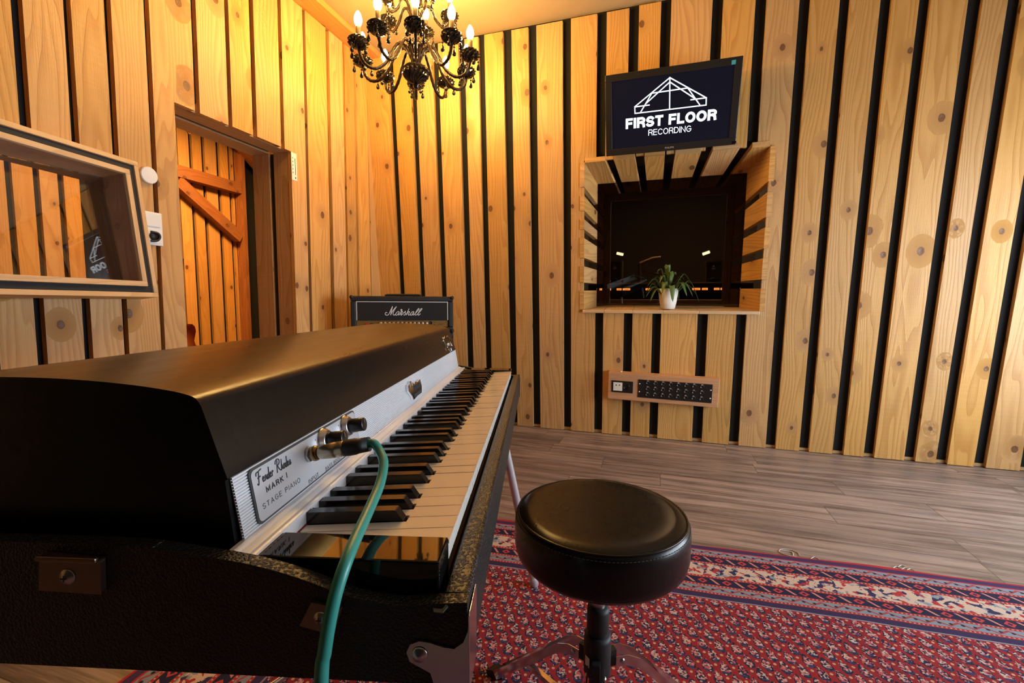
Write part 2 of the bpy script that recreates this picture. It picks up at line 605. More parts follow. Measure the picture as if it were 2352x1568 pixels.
    col = m.mix(m.mul(m.math('GREATER_THAN', vc[1], .38), patch), col, pc)
    # rows of little leaf motifs in the red field
    cx, cy = .0435, .080
    blob_n = m.mul(m.sub(m.noise(m.xyz(x, y), 120.0, 2.0), .5), .55)
    def lattice(ph):
        fx = m.sub(m.math('FRACT', m.add(m.div(x, cx), ph)), .5)
        fy = m.sub(m.math('FRACT', m.add(m.div(y, cy), ph)), .5)
        wy = m.div(fy, .315)
        half = m.add(.30, m.mul(wy, .13))
        ex_ = m.div(m.add(fx, m.mul(fy, -.22)), half)
        return ex_, wy, m.add(m.math('SQRT', m.add(m.mul(ex_, ex_), m.mul(wy, wy))), blob_n), fx, fy
    e1 = lattice(0.0)
    e2 = lattice(.5)
    use1 = m.math('LESS_THAN', e1[2], e2[2])
    def pick(i):
        return m.add(m.mul(use1, e1[i]), m.mul(m.sub(1.0, use1), e2[i]))
    ex_, ey_, bd, fx, fy = (pick(i) for i in range(5))
    inb = m.math('LESS_THAN', bd, .95)
    vo2 = m.n('ShaderNodeTexVoronoi', voronoi_dimensions='2D', feature='F1')
    m.put(vo2.inputs['Vector'], m.xyz(x, y))
    vo2.inputs['Scale'].default_value = 230.0
    v2 = m.sep(vo2.outputs['Color'])
    bc = m.mix(m.math('GREATER_THAN', v2[0], .34), (.028, .028, .07), (.50, .12, .13))
    bc = m.mix(m.math('GREATER_THAN', v2[0], .64), bc, (.58, .34, .30))
    bc = m.mix(m.math('GREATER_THAN', v2[0], .82), bc, (.56, .49, .44))
    low = m.mul(m.math('GREATER_THAN', ey_, .50), m.math('GREATER_THAN', v2[1], .2))
    bc = m.mix(low, bc, (.045, .06, .16))
    rimb = m.mul(m.math('GREATER_THAN', bd, .70), m.math('GREATER_THAN', v2[2], .42))
    bc = m.mix(rimb, bc, (.025, .024, .05))
    field = m.mix(m.smooth(m.noise(tc, 3.0, 2.0), .35, .65), (.33, .024, .030), (.27, .024, .034))
    field = m.mix(inb, field, bc)
    for ph in (0.0, .5):
        gx = m.sub(m.math('FRACT', m.add(m.div(x, cx), ph + .5)), .5)
        gy = m.sub(m.math('FRACT', m.add(m.div(y, cy), ph + .08)), .5)
        gd = m.add(m.mul(gx, gx), m.mul(m.mul(gy, gy), 3.4))
        field = m.mix(m.mul(m.math('LESS_THAN', m.add(gd, m.mul(blob_n, .02)), .0085), m.math('LESS_THAN', inb, .5)), field, (.58, .38, .24))
    col = m.mix(m.math('GREATER_THAN', d, .349), col, field)
    col = m.mix(m.mul(m.smooth(fine, .3, .75), .35), col, m.mix(.5, col, (.0, .0, .0)))
    nrm = m.bump(m.noise(tc, 700.0, 2.0), .5, .003)
    m.principled(col, .95, 0.0, nrm, Specular_IOR_Level=.15)
    return m.m

def tolex(name, base=(.012, .0115, .011), scale=260.0, rough=.48, strength=.6):
    m = NT(name)
    tc = m.n('ShaderNodeTexCoord').outputs['Object']
    vo = m.n('ShaderNodeTexVoronoi', feature='F1')
    m.put(vo.inputs['Vector'], tc)
    vo.inputs['Scale'].default_value = scale
    h = m.smooth(vo.outputs['Distance'], .05, .7)
    n2 = m.noise(tc, scale * .4, 3.0)
    nrm = m.bump(m.sub(m.mul(n2, .5), h), strength, .0016)
    m.principled(m.mix(m.smooth(m.noise(tc, 7.0, 3.0), .4, .7), base, tuple(c * 1.5 for c in base)), rough, 0.0, nrm)
    return m.m

def lid_mat():
    m = NT('black_lid_vinyl')
    tc = m.n('ShaderNodeTexCoord').outputs['Object']
    s = m.sep(tc)
    st = m.noise(m.xyz(m.mul(s[0], 40.0), m.mul(s[1], 5.0), m.mul(s[2], 40.0)), 1.0, 4.0, .6)
    scr = m.noise(m.xyz(m.mul(s[0], 9.0), m.mul(s[1], 160.0), m.mul(s[2], 9.0)), 1.0, 3.0, .7)
    r = m.add(.235, m.add(m.mul(st, .12), m.mul(m.smooth(scr, .6, .75), .04)))
    nrm = m.bump(m.noise(tc, 90.0, 3.0), .06, .004)
    m.principled((.0045, .0045, .0046), r, 0.0, nrm, Specular_IOR_Level=.38)
    return m.m

def glass_mat(name, tint=(.9, .95, .95), refl=1.0):
    m = NT(name)
    tr = m.n('ShaderNodeBsdfTransparent')
    tr.inputs[0].default_value = tint + (1,)
    gl = m.n('ShaderNodeBsdfGlossy')
    gl.inputs['Roughness'].default_value = 0.0
    fr = m.n('ShaderNodeFresnel')
    fr.inputs[0].default_value = 1.5
    mx = m.n('ShaderNodeMixShader')
    m.put(mx.inputs[0], m.math('MINIMUM', m.mul(fr.outputs[0], refl), 1.0))
    m.t.links.new(tr.outputs[0], mx.inputs[1])
    m.t.links.new(gl.outputs[0], mx.inputs[2])
    m.t.links.new(mx.outputs[0], m.out.inputs[0])
    return m.m

PINE = pine('pine_boards', (.61, .345, .118), (.46, .222, .064), grain=1.25)
PINE_TRIM = pine('pine_frame_boards', (.70, .47, .25), (.56, .34, .16), .5, .25, .12, .14)
PINE_OLD = pine('aged_pine_lining', (.50, .31, .14), (.36, .19, .075), .5, .7, .3, .12)
PINE_RED = pine('red_stained_timber', (.36, .13, .035), (.24, .075, .018), .5, .9, .3, .12)
PINE_BOX = pine('red_beech_box', (.56, .30, .155), (.47, .225, .10), .5, .15, .15, .08)
BLACK = plain('black_cloth', (.006, .006, .0065), .95)
SEAL = plain('dark_seal_foam', (.018, .02, .022), .8)
CEILM = plain('cream_plaster', (.44, .32, .165), .85, bump=(30.0, .1, .003))
TOLEX = tolex('black_tolex', (.0042, .004, .0038), 430.0, .42, .45)
TOLEX2 = tolex('black_tolex_amp', (.011, .011, .0115), 420.0, .5, .4)
LID = lid_mat()
CHROME = plain('chrome', (.74, .74, .76), .16, 1.0)
STEEL = plain('brushed_steel', (.55, .55, .56), .28, 1.0)
BRONZE = plain('nickel_barrel', (.46, .40, .30), .3, 1.0)
RUBBER = plain('black_rubber', (.012, .012, .013), .55)
GLOSSBLK = plain('gloss_black', (.006, .006, .006), .035)
BLKPLASTIC = plain('black_plastic', (.010, .010, .010), .3)
IVORY = plain('white_key_plastic', (.80, .76, .70), .16)
WHITE = plain('white_plastic', (.80, .80, .79), .4)
ALU = plain('white_aluminium', (.78, .80, .84), .33, .25)
PLATE = plain('silver_plate', (.60, .61, .65), .32, .35)
INK = plain('dark_ink', (.02, .02, .025), .6)
FELT = plain('red_felt', (.28, .02, .012), .95)
GOLD = plain('gold_panel', (.42, .24, .07), .35, .6)
PAINTW = plain('cream_paint', (.82, .78, .68), .5)

# ------------------------------------------------------------------ lights
def area(name, loc, direction, sx, sy, power, color):
    l = bpy.data.lights.new(name, 'AREA')
    l.shape = 'RECTANGLE'
    l.size, l.size_y = sx, sy
    l.energy = power
    l.color = color
    o = bpy.data.objects.new(name, l)
    COL.objects.link(o)
    o.location = loc
    o.rotation_euler = V(direction).to_track_quat('-Z', 'Y').to_euler()
    return o

RD0 = PC + WD * ROOM_W                    # foot of the far right corner
WIN_S0, WIN_S1, WIN_Z0, WIN_Z1 = .50, 2.60, .35, 1.60
area('daylight_window', RD0 - LD * ((WIN_S0 + WIN_S1) / 2) + UP * ((WIN_Z0 + WIN_Z1) / 2) - NL * -.10, -NL, WIN_S1 - WIN_S0, WIN_Z1 - WIN_Z0, DAY_POWER, (.80, .90, 1.0))

# ------------------------------------------------------------------ room shell
fm = MB()
a0, a1 = PC - LD * ROOM_D, PC + WD * ROOM_W
fc = PC + WD * 2.4 - LD * 2.6
def floor_slab(name, o, ex, ey, mat):
    b = MB()
    b.box(V(o) - UP * .05, ex, ey, UP * .05)
    return b
ang = math.atan2(WD.y, WD.x)
# floor object turned so that its planks run along the back wall
b = MB()
nperp = V((-WD.y, WD.x, 0))
b.box((-3.4, -6.4, -.05), (9.4, 0, 0), (0, 9.6, 0), (0, 0, .05))
fo = b.build('floor', floor_mat())
fo.location = (PC.x, PC.y, 0)
fo.rotation_euler = (0, 0, ang)
struct(fo)

b = MB()
b.box(PC - LD * (ROOM_D + .3) + UP * CEIL - WD * .4, WD * (ROOM_W + .9), LD * (ROOM_D + 1.0), UP * .08)
struct(b.build('ceiling', CEILM))

# ---- back wall: black backing with a hole for the niche window, slats in front
NU0, NU1, NV0, NV1 = .512, 1.634, .918, 1.917
BTOP = (CEIL) / VD.z + .02
U0 = (PC - BP0).dot(WD) - .25
U1 = U0 + ROOM_W + .6
b = MB()
t0, t1 = TH + .004, TH + .03
def bpanel(u0, u1, v0, v1):
    b.box(Bp(u0, v0, t0), WD * (u1 - u0), VD * (v1 - v0), NB * (t1 - t0))
bpanel(U0, NU0 - .033, -.03, BTOP)
bpanel(NU1 + .033, U1, -.03, BTOP)
bpanel(NU0 - .033, NU1 + .033, -.03, NV0 - .024)
bpanel(NU0 - .033, NU1 + .033, NV1 + .033, BTOP)
wall_back = struct(b.build('wall_back', BLACK))

BS = [  # xL_top,y, xL_bot,y, xR_top,y, xR_bot,y   (edges of each board on the photograph)
    (898.4 - 62, 218, 917.7 - 62, 676, 898.4, 218, 917.7, 676),
    (907.3, 218, 929.5, 676, 946.5, 226, 964.6, 676),
    (957.4, 226, 976.4, 676, 999, 245, 1013, 676),
    (1006.4, 101, 1025.7, 676, 1056.7, 231, 1068.2, 676),
    (1066.2, 84, 1087.8, 840, 1098.4, 84, 1115, 840),
    (1112, 76, 1128.9, 840, 1155, 71, 1170.8, 840),
    (1174.5, 65, 1188.6, 977, 1213, 58, 1224.8, 979),
    (1231.7, 54, 1241.6, 980, 1292, 41, 1294.7, 987),
    (1311.4, 35, 1311.6, 987, 1371.8, 24, 1364, 994),
    (1394, 18, 1382.6, 995, 1445.7, 7, 1427.5, 1001),
    (1468.6, 2, 1447, 1001, 1519, 0, 1490.6, 1005),
    (1542.6, 0, 1509.6, 1007, 1637, 0, 1589, 1014),
    (1662, 0, 1612, 1017, 1735.7, 0, 1673.5, 1022),
    (1762, 0, 1696, 1025, 1836.8, 0, 1758, 1031),
    (1862.8, 0, 1781.2, 1031.5, 1929.5, 0, 1835, 1037),
    (1954, 0, 1858, 1040, 2022.8, 0, 1911.5, 1044),
    (2049.5, 0, 1937, 1047, 2112, 0, 1983, 1050),
    (2138.6, 0, 2007.7, 1052, 2224, 0, 2076, 1058),
    (2258, 0, 2102, 1059, 2317.6, 0, 2148.5, 1065),
    (2349, 0, 2175.4, 1067, 2349, 449, 2236, 1073),
    (2352, 582, 2264, 1074, 2352, 1040, 2348.6, 1083)]
edges = []
for e in BS:
    q = []
    for i in (0, 4):
        ut, vt = Buv(e[i], e[i + 1])
        ub, vb = Buv(e[i + 2], e[i + 3])
        s = (ut - ub) / (vt - vb)
        s = max(-.012, min(.012, s))
        q.append((ub - s * vb, s))
    edges.append(q)
edges[-1][1] = (edges[-1][0][0] + .155, 0.0)
u = edges[-1][1][0] + .055
while u < U1 - .2:
    w = random.uniform(.09, .16)
    edges.append([(u, 0.0), (u + w, 0.0)])
    u += w + .055
sl = MB()
SLTOP = (CEIL - .02) / VD.z
def bslat(l, r, v0, v1, cl=None, cr=None):
    def U(e, v):
        return e[0] + e[1] * v
    pts = []
    for v in (v0, v1):
        a = max(U(l, v), cl) if cl is not None else U(l, v)
        c = min(U(r, v), cr) if cr is not None else U(r, v)
        pts.append((a, c))
    if pts[0][1] - pts[0][0] < .012:
        return
    poly = [Bp(pts[0][0], v0), Bp(pts[0][1], v0), Bp(pts[1][1], v1), Bp(pts[1][0], v1)]
    sl.prism(poly, NB * TH, VD)
for l, r in edges:
    um0, um1 = l[0] + l[1] * 1.4, r[0] + r[1] * 1.4
    top = SLTOP + random.uniform(-.004, .004)
    if um1 < NU0 or um0 > NU1:
        bslat(l, r, .004, top)
    else:
        jit = random.uniform(.006, .016)
        X = lambda e, v: e[0] + e[1] * v
        if um0 < NU0 - .02:
            q = [(X(l, .004), .004), (X(r, .004), .004), (X(r, NV0), NV0 - .022), (NU0 - .004, NV0 - .022), (NU0 - .004, NV1 + jit), (X(r, NV1), NV1 + jit), (X(r, top), top), (X(l, top), top)]
            sl.prism([Bp(*p) for p in q], NB * TH, VD)
        elif um1 > NU1 + .02:
            q = [(X(l, .004), .004), (X(r, .004), .004), (X(r, top), top), (X(l, top), top), (X(l, NV1), NV1 + jit), (NU1 + .004, NV1 + jit), (NU1 + .004, NV0 - .022), (X(l, NV0), NV0 - .022)]
            sl.prism([Bp(*p) for p in q], NB * TH, VD)
        else:
            bslat(l, r, .004, NV0 - .022)
            bslat(l, r, NV1 + jit, top)
sl.build('cladding', PINE, wall_back, bevel=.0025, seg=2)
bt = MB()
bt.box(Bp(U0 + .25, 0.001, TH - .004), WD * (U1 - U0 - .5), VD * .018, NB * .008, WD)
struct(bt.build('baseboard_back', PINE_OLD))

# ---- left wall with the doorway and the room window
DU0, DU1, DZ = -1.758, -1.045, 1.877
LWU0, LWU1, LWZ0, LWZ1 = -2.93, -1.955, 1.0, 1.535   # hole for the window
b = MB()
def lpanel(u0, u1, z0, z1):
    b.box(Lp(u0, z0, -t0), LD * (u1 - u0), UP * (z1 - z0), NL * -(t1 - t0))
LU0 = -ROOM_D
lpanel(DU1 + .056, .3, -.03, CEIL)
lpanel(DU0 - .056, DU1 + .056, DZ + .05, CEIL)
lpanel(LWU1, DU0 - .056, -.03, CEIL)
lpanel(LWU0, LWU1, -.03, LWZ0)
lpanel(LWU0, LWU1, LWZ1, CEIL)
lpanel(LU0, LWU0, -.03, CEIL)
wall_left = struct(b.build('wall_left', BLACK))
LS = [  # xL,y xL,y | xR,y xR,y
    (51 - 110, 0, 110 - 110, 827, 24, 0, 87, 831),
    (51, 0, 110, 827, 144.5, 0, 195, 819),
    (161.6, 0, 214.7, 818, 237.8, 0, 286, 808),
    (255, 0, 297.6, 810, 329, 0, 370.5, 798),
    (343.6, 0, 380, 800, 439.5, 0, 447.6, 247),
    (452.8, 0, 459.5, 257, 518, 0, 524.5, 279),
    (527.5, 0, 534, 288, 573, 0, 581, 303),
    (584.9, 0, 591, 313, 638.8, 0, 646, 337),
    (647.3, 0, 654, 341, 694.8, 18, 712, 761),
    (701, 23, 718, 761, 748, 66, 762, 753),
    (755, 72, 768, 674, 786.7, 99, 796.7, 674),
    (791, 103, 801, 674, 813, 122, 821, 674),
    (818.5, 140, 826, 674, 841, 150, 852, 674)]
led = []
for e in LS:
    q = []
    for i in (0, 4):
        ut, zt = Luz(e[i], e[i + 1])
        ub, zb = Luz(e[i + 2], e[i + 3])
        s = max(-.01, min(.01, (ut - ub) / (zt - zb)))
        q.append((ub - s * zb, s))
    led.append(q)
led.append([(led[-1][1][0] + .01, 0), (.12, 0)])
u = led[0][0][0] - .05
while u > LU0 + .2:
    w = random.uniform(.11, .17)
    led.append([(u - w, 0.0), (u, 0.0)])
    u -= w + .045
sl = MB()
def lslat(l, r, z0, z1, cl=None, cr=None):
    def U(e, z):
        return e[0] + e[1] * z
    q = []
    for z in (z0, z1):
        a = max(U(l, z), cl) if cl is not None else U(l, z)
        c = min(U(r, z), cr) if cr is not None else U(r, z)
        q.append((a, c))
    if q[0][1] - q[0][0] < .01:
        return
    sl.prism([Lp(q[0][0], z0), Lp(q[0][1], z0), Lp(q[1][1], z1), Lp(q[1][0], z1)], NL * -TH, UP)
LTOP = CEIL - .045
for l, r in led:
    um0, um1 = l[0] + l[1] * 1.4, r[0] + r[1] * 1.4
    if um1 > DU0 and um0 < DU1:                  # meets the doorway
        X = lambda e, z: e[0] + e[1] * z
        if um0 < DU0 - .01:
            q = [(X(l, 0), .004), (DU0, .004), (DU0, DZ), (X(r, DZ), DZ), (X(r, LTOP), LTOP), (X(l, LTOP), LTOP)]
            sl.prism([Lp(*p) for p in q], NL * -TH, UP)
        elif um1 > DU1 + .01:
            q = [(X(l, DZ), DZ), (DU1, DZ), (DU1, .004), (X(r, 0), .004), (X(r, LTOP), LTOP), (X(l, LTOP), LTOP)]
            sl.prism([Lp(*p) for p in q], NL * -TH, UP)
        else:
            lslat(l, r, DZ + random.uniform(-.002, .004), LTOP)
    elif um1 > LWU0 and um0 < LWU1:              # meets the window
        X = lambda e, z: e[0] + e[1] * z
        if um1 > LWU1 + .01:
            q = [(X(l, 0), .004), (X(r, 0), .004), (X(r, LTOP), LTOP), (X(l, LTOP), LTOP), (X(l, LWZ1), LWZ1), (LWU1, LWZ1), (LWU1, LWZ0), (X(l, LWZ0), LWZ0)]
            sl.prism([Lp(*p) for p in q], NL * -TH, UP)
        else:
            lslat(l, r, .004, LWZ0 - .004)
            lslat(l, r, LWZ1 + .004, LTOP)
            if um0 < LWU0 - .01:
                lslat(l, r, LWZ0 - .003, LWZ1 + .003, None, LWU0 - .002)
    else:
        lslat(l, r, .004, LTOP)
sl.build('cladding', PINE, wall_left, bevel=.0025, seg=2)
# timber running under the ceiling along the left wall
q0 = floor_at(780, 33.5, CEIL - .002) - PC
bw = q0.dot(NL)
b = MB()
b.box(Lp(LU0, CEIL - .042, -TH), LD * (-LU0 - .055), NL * (bw + TH), UP * .04, LD)
struct(b.build('trim_1', pine('orange_beam', (.62, .30, .10), (.50, .21, .06), .5, .6, .2, .05), bevel=.004))

# ---- right wall with the daylight window, wall behind the camera
b = MB()
def rpt(s, z, n=0.0):
    return RD0 - LD * s + UP * z + NL * n
def rpanel(s0, s1, z0, z1):
    b.box(rpt(s0, z0), -LD * (s1 - s0), UP * (z1 - z0), NL * .05)
rpanel(-.3, WIN_S0, -.03, CEIL)
rpanel(WIN_S1, ROOM_D + .1, -.03, CEIL)
rpanel(WIN_S0, WIN_S1, -.03, WIN_Z0)
rpanel(WIN_S0, WIN_S1, WIN_Z1, CEIL)
wall_right = struct(b.build('wall_right', BLACK))
sl = MB()
s = .03
while s < ROOM_D - .2:
    w = random.uniform(.11, .16)
    def rs(s0, s1, z0, z1):
        sl.prism([rpt(s0, z0), rpt(s1, z0), rpt(s1, z1), rpt(s0, z1)], NL * -TH, UP)
    if s + w > WIN_S0 - .05 and s < WIN_S1 + .05:
        rs(s, s + w, .004, WIN_Z0 - .06)
        rs(s, s + w, WIN_Z1 + .06, CEIL - .02)
    else:
        rs(s, s + w, .004, CEIL - .02)
    s += w + .05
sl.build('cladding', PINE, wall_right)
b = MB()
for (s0, s1, z0, z1) in ((WIN_S0 - .06, WIN_S1 + .06, WIN_Z1, WIN_Z1 + .06), (WIN_S0 - .06, WIN_S1 + .06, WIN_Z0 - .06, WIN_Z0),
                         (WIN_S0 - .06, WIN_S0, WIN_Z0, WIN_Z1), (WIN_S1, WIN_S1 + .06, WIN_Z0, WIN_Z1), (1.52, 1.58, WIN_Z0, WIN_Z1)):
    b.box(rpt(s0, z0, -.04), -LD * (s1 - s0), UP * (z1 - z0), NL * .09)
struct(b.build('window_3', PAINTW, bevel=.003))
b = MB()
fw0 = PC - LD * ROOM_D
b.box(fw0 - WD * .3 - UP * .03, WD * (ROOM_W + .7), LD * -.05, UP * (CEIL + .03))
wall_front = struct(b.build('wall_front', BLACK))
# ------------------------------------------------------------------ doorway
def jamb(name, n0, n1, inset, mat):
    """One lining frame of the doorway: two posts and a head, as one piece."""
    b = MB()
    w = .05
    b.box(Lp(DU1 + inset, 0, n0), LD * w, UP * (DZ + inset), NL * (n1 - n0), UP)
    b.box(Lp(DU0 - inset, 0, n0), LD * -w, UP * (DZ + inset), NL * (n1 - n0), UP)
    b.box(Lp(DU0 - inset - w, DZ + inset, n0), LD * (DU1 - DU0 + 2 * inset + 2 * w), UP * .045, NL * (n1 - n0), LD)
    return b.build(name, mat, bevel=.002)
struct(jamb('door_1', -.028, -.136, .001, PINE_OLD))
struct(jamb('trim_2', -.172, -.302, .001, PINE_OLD))
b = MB()
for (o, e1, e2) in ((Lp(DU1 + .016, 0, -.137), LD * .02, UP * DZ), (Lp(DU0 - .036, 0, -.137), LD * .02, UP * DZ), (Lp(DU0, DZ + .014, -.137), LD * (DU1 - DU0), UP * .02)):
    b.box(o, e1, e2, NL * -.034)
struct(b.build('trim_3', SEAL))

# ------------------------------------------------------------------ the room beyond the doorway and window
FN = -2.0
b = MB()
b.box(Lp(-5.0, -.03, FN - .06), LD * 6.2, UP * 3.0, NL * .03)
b.box(Lp(.62, -.03, FN - .03), LD * .04, UP * 3.0, NL * 1.66)
b.box(Lp(-4.4, -.03, FN - .03), LD * .04, UP * 3.0, NL * 1.66)
wall_far = struct(b.build('wall_far', BLACK))
PINE_O = pine('orange_pine_boards', (.62, .34, .12), (.50, .23, .065), .5, 1.0, .3, .2)
sl = MB()
farx = [(410, 434), (441, 463), (469.5, 497), (503.5, 524), (530.5, 553)]
pitches = [(-.215 - .118, -.118), (-.084, .012), (.040, .170), (.200, .296), (.325, .425)]
for (x0, x1) in ((-.352, -.262), (-.222, -.118), (-.084, .006), (.041, .160), (.199, .290), (.324, .350)):
    sl.prism([Lp(x0, .004, FN), Lp(x1, .004, FN), Lp(x1 - .01, 2.9, FN), Lp(x0 - .01, 2.9, FN)], NL * -.025, UP)
u = -1.0
while u > -4.2:
    w = random.uniform(.09, .14)
    sl.prism([Lp(u - w, .004, FN), Lp(u, .004, FN), Lp(u, 2.9, FN), Lp(u - w, 2.9, FN)], NL * -.025, UP)
    u -= w + .036
sl.build('cladding', PINE_O, wall_far)
b = MB()
b.box(Lp(-5.0, 2.9, FN - .06), LD * 6.2, UP * .04, NL * 1.9)
struct(b.build('ceiling_annex', CEILM))
def timber(name, u0, z0, u1, z1, w, n0, n1):
    d = (V((u1 - u0, z1 - z0, 0))).normalized()
    p = V((-d.y, d.x, 0)) * w / 2
    q = [(u0 + p.x, z0 + p.y), (u1 + p.x, z1 + p.y), (u1 - p.x, z1 - p.y), (u0 - p.x, z0 - p.y)]
    b = MB()
    b.prism([Lp(a, c, n0) for a, c in q], NL * (n1 - n0), LD * d.x + UP * d.y)
    return struct(b.build(name, PINE_RED, bevel=.004))
timber('trim_4', -1.4, 2.115, .346, 2.115, .105, FN + .001, FN + .09)          # rail
timber('trim_5', -.30, 2.03, .335, 1.615, .105, FN + .001, FN + .085)           # brace
timber('trim_6', .368, 0.0, .368, 2.9, .040, FN + .002, FN + .10)             # post
timber('trim_7', .10, 2.66, .62, 2.30, .06, FN + .09, FN + .5)               # sloping plate
area('booth_lamp', Lp(-.55, 2.6, -.9), (0, 0, -1), .5, .5, BOOTH_POWER, (1.0, .50, .14))

# electric guitar on a stand, seen through the doorway
GU, GN = -.510, FN + .30
def gp(x, z, y=0.0):
    return Lp(GU + x, z, GN + y)
gt = thing('electric_guitar', 'dark red sunburst electric guitar standing in the room beyond the doorway', 'guitar', gp(0, .31))
half = [(0, .33), (.06, .335), (.125, .37), (.158, .43), (.165, .48), (.15, .535), (.118, .58), (.108, .615), (.118, .66), (.128, .70), (.12, .74), (.095, .765)]
outl = [gp(x, z) for x, z in half] + [gp(.07, .745), gp(.045, .70), gp(-.02, .70), gp(-.03, .745), gp(-.06, .77)] + [gp(-x, z) for x, z in half[::-1] if x > 0]
sun = NT('sunburst_lacquer')
tcs = sun.n('ShaderNodeTexCoord').outputs['Generated']
sp = sun.sep(tcs)
rad = sun.math('SQRT', sun.add(sun.math('POWER', sun.sub(sp[0], .5), 2.0), sun.math('POWER', sun.sub(sp[2], .5), 2.0)))
sun.principled(sun.mix(sun.smooth(rad, .12, .5), (.42, .12, .03), (.06, .006, .004)), .12)
b = MB(); b.prism(outl, NL * -.05); b.build('body', sun.m, gt, bevel=.006)
b = MB(); b.box(gp(-.022, .66, .001), LD * .044, UP * .52, NL * .014); b.build('neck', plain('rosewood', (.05, .022, .012), .5), gt, bevel=.003)
b = MB(); b.prism([gp(-.03, 1.18, .002), gp(.03, 1.18, .002), gp(.04, 1.32, .002), gp(0, 1.34, .002), gp(-.04, 1.32, .002)], NL * .012); b.build('headstock', GLOSSBLK, gt)
for z in (.50, .58):
    b = MB(); b.box(gp(-.034, z, .0005), LD * .068, UP * .034, NL * .008); b.build('pickup', CHROME, gt, bevel=.002)
b = MB(); b.box(gp(-.04, .44, .0005), LD * .08, UP * .016, NL * .012); b.build('bridge', CHROME, gt, bevel=.002)
b = MB()
for i in range(6):
    x = -.016 + i * .0064
    b.tube([gp(x, .45, .018), gp(x, 1.2, .018)], .0006, 4)
b.build('strings', STEEL, gt)
gs = thing('guitar_stand', 'black tubular stand holding the sunburst guitar', 'stand', gp(0, 0, -.1))
b = MB(); b.tube([gp(0, .02, -.10), gp(0, .95, -.10)], .011, 8); b.build('post', BLKPLASTIC, gs)
b = MB(); b.tube(spline([gp(-.1, .34, .03), gp(-.1, .318, .0), gp(-.09, .318, -.1), gp(.09, .318, -.1), gp(.1, .318, 0), gp(.1, .34, .03)]), .009, 8); b.build('cradle', BLKPLASTIC, gs)
for q in ((-.2, .12), (.2, .12), (0, .02 - .18)):
    b = MB(); b.tube([gp(0, .28, -.10), gp(q[0], .01, q[1])], .009, 8); b.build('leg', BLKPLASTIC, gs)
# loop of thin cable hanging behind the door head
lc = MB()
for px0, px1, d in ((424, 436, 24), (452, 470, 8)):
    z0 = 2.33
    p0, p1 = Luz(px0, 286, -.9), Luz(px1, 292, -.9)
    lc.tube(spline([Lp(p0[0], p0[1] + .12, -.9), Lp(p0[0], p0[1], -.9), Lp((p0[0] + p1[0]) / 2 + .01, p0[1] - d * .0022, -.9), Lp(p1[0], p1[1], -.9), Lp(p1[0] - .01, p1[1] + .12, -.9)]), .004, 6)
wl = lc.build('hanging_cable', plain('orange_cable', (.35, .10, .02), .5), None, Lp(-.9, 2.3, -.9))
tag(wl, 'thin red cable hanging in loops behind the top of the doorway', 'cable')

# ------------------------------------------------------------------ window in the left wall
WA = hit(316, 372, PC + NL * .02, NL)
WB = hit(365, 682, PC + NL * .085, NL)
WH = horiz(1341)
WV = (WB - WA)
WVL = WV.length
WV = (WV - WV.dot(WH) * WH).normalized()
WN = WH.cross(WV).normalized()
if WN.x < 0:
    WN = -WN
WW = 1.0
def Fp(a, c, n=0.0):
    return WA - WH * a + WV * c + WN * n
def ring(b, i0, i1, n0, n1):
    b.box(Fp(i0, i0, n0), -WH * (WW - 2 * i0), WV * (i1 - i0), WN * (n1 - n0))
    b.box(Fp(i0, WVL - i1, n0), -WH * (WW - 2 * i0), WV * (i1 - i0), WN * (n1 - n0))
    b.box(Fp(i0, i1, n0), -WH * (i1 - i0), WV * (WVL - 2 * i1), WN * (n1 - n0), WV)
    b.box(Fp(WW - i1, i1, n0), -WH * (i1 - i0), WV * (WVL - 2 * i1), WN * (n1 - n0), WV)
b = MB()
ring(b, 0.0, .019, -.085, 0.0)
ring(b, .045, .066, -.012, .004)
win1 = struct(b.build('window_1', PINE_TRIM, bevel=.0015))
b = MB(); ring(b, .046, .066, -.20, -.0125); b.build('window_reveal', pine('shaded_red_brown_reveal', (.36, .17, .07), (.26, .11, .04), .5, .4, .2, .1), win1)  # shade inside the reveal is put into this darker wood colour
b = MB(); ring(b, .0195, .0445, -.06, -.008); b.build('window_seal', SEAL, win1)
tvc = hit(1545, 230, BP0 - NB * .14, NB)
gpn = hit(240, 575, Fp(0, 0, -.10), WN)
GNV = ((C0 - gpn).normalized() + (tvc - gpn).normalized()).normalized()
def gl_at(a, c):
    p = Fp(a, c, 0)
    return p - WN * ((p - gpn).dot(GNV) / WN.dot(GNV))
i_ = .0665
b = MB()
b.prism([gl_at(i_, i_), gl_at(WW - i_, i_), gl_at(WW - i_, WVL - i_), gl_at(i_, WVL - i_)], -GNV * .006)
b.build('window_glass', glass_mat('booth_glass', (.85, .85, .83), 2.4), win1)

# fittings on the left wall
p = Lp(*Luz(338, 403), 0)
b = MB(); b.lathe([(.036, .001), (.036, .013), (.0335, .016), (.0, .0162)], p, 32, NL, smooth=False)
ws = b.build('wall_sensor', WHITE, None, p)
tag(ws, 'small round white sensor disc on the boards beside the window', 'sensor')
pu, pz = Luz(347, 525)
sp_ = thing('wall_socket', 'white upright switch and socket plate on the boards by the window frame', 'socket', Lp(pu, pz, 0))
b = MB(); b.box(Lp(pu - .045, pz - .073, .0008), LD * .088, UP * .146, NL * .010, UP); b.build('plate', WHITE, sp_, bevel=.003)
b = MB(); b.box(Lp(pu - .033, pz + .008, .011), LD * .064, UP * .058, NL * .004, UP); b.build('rocker', WHITE, sp_, bevel=.002)
b = MB(); b.box(Lp(pu - .032, pz - .064, .011), LD * .062, UP * .062, NL * .002); b.build('socket_insert', WHITE, sp_, bevel=.001)
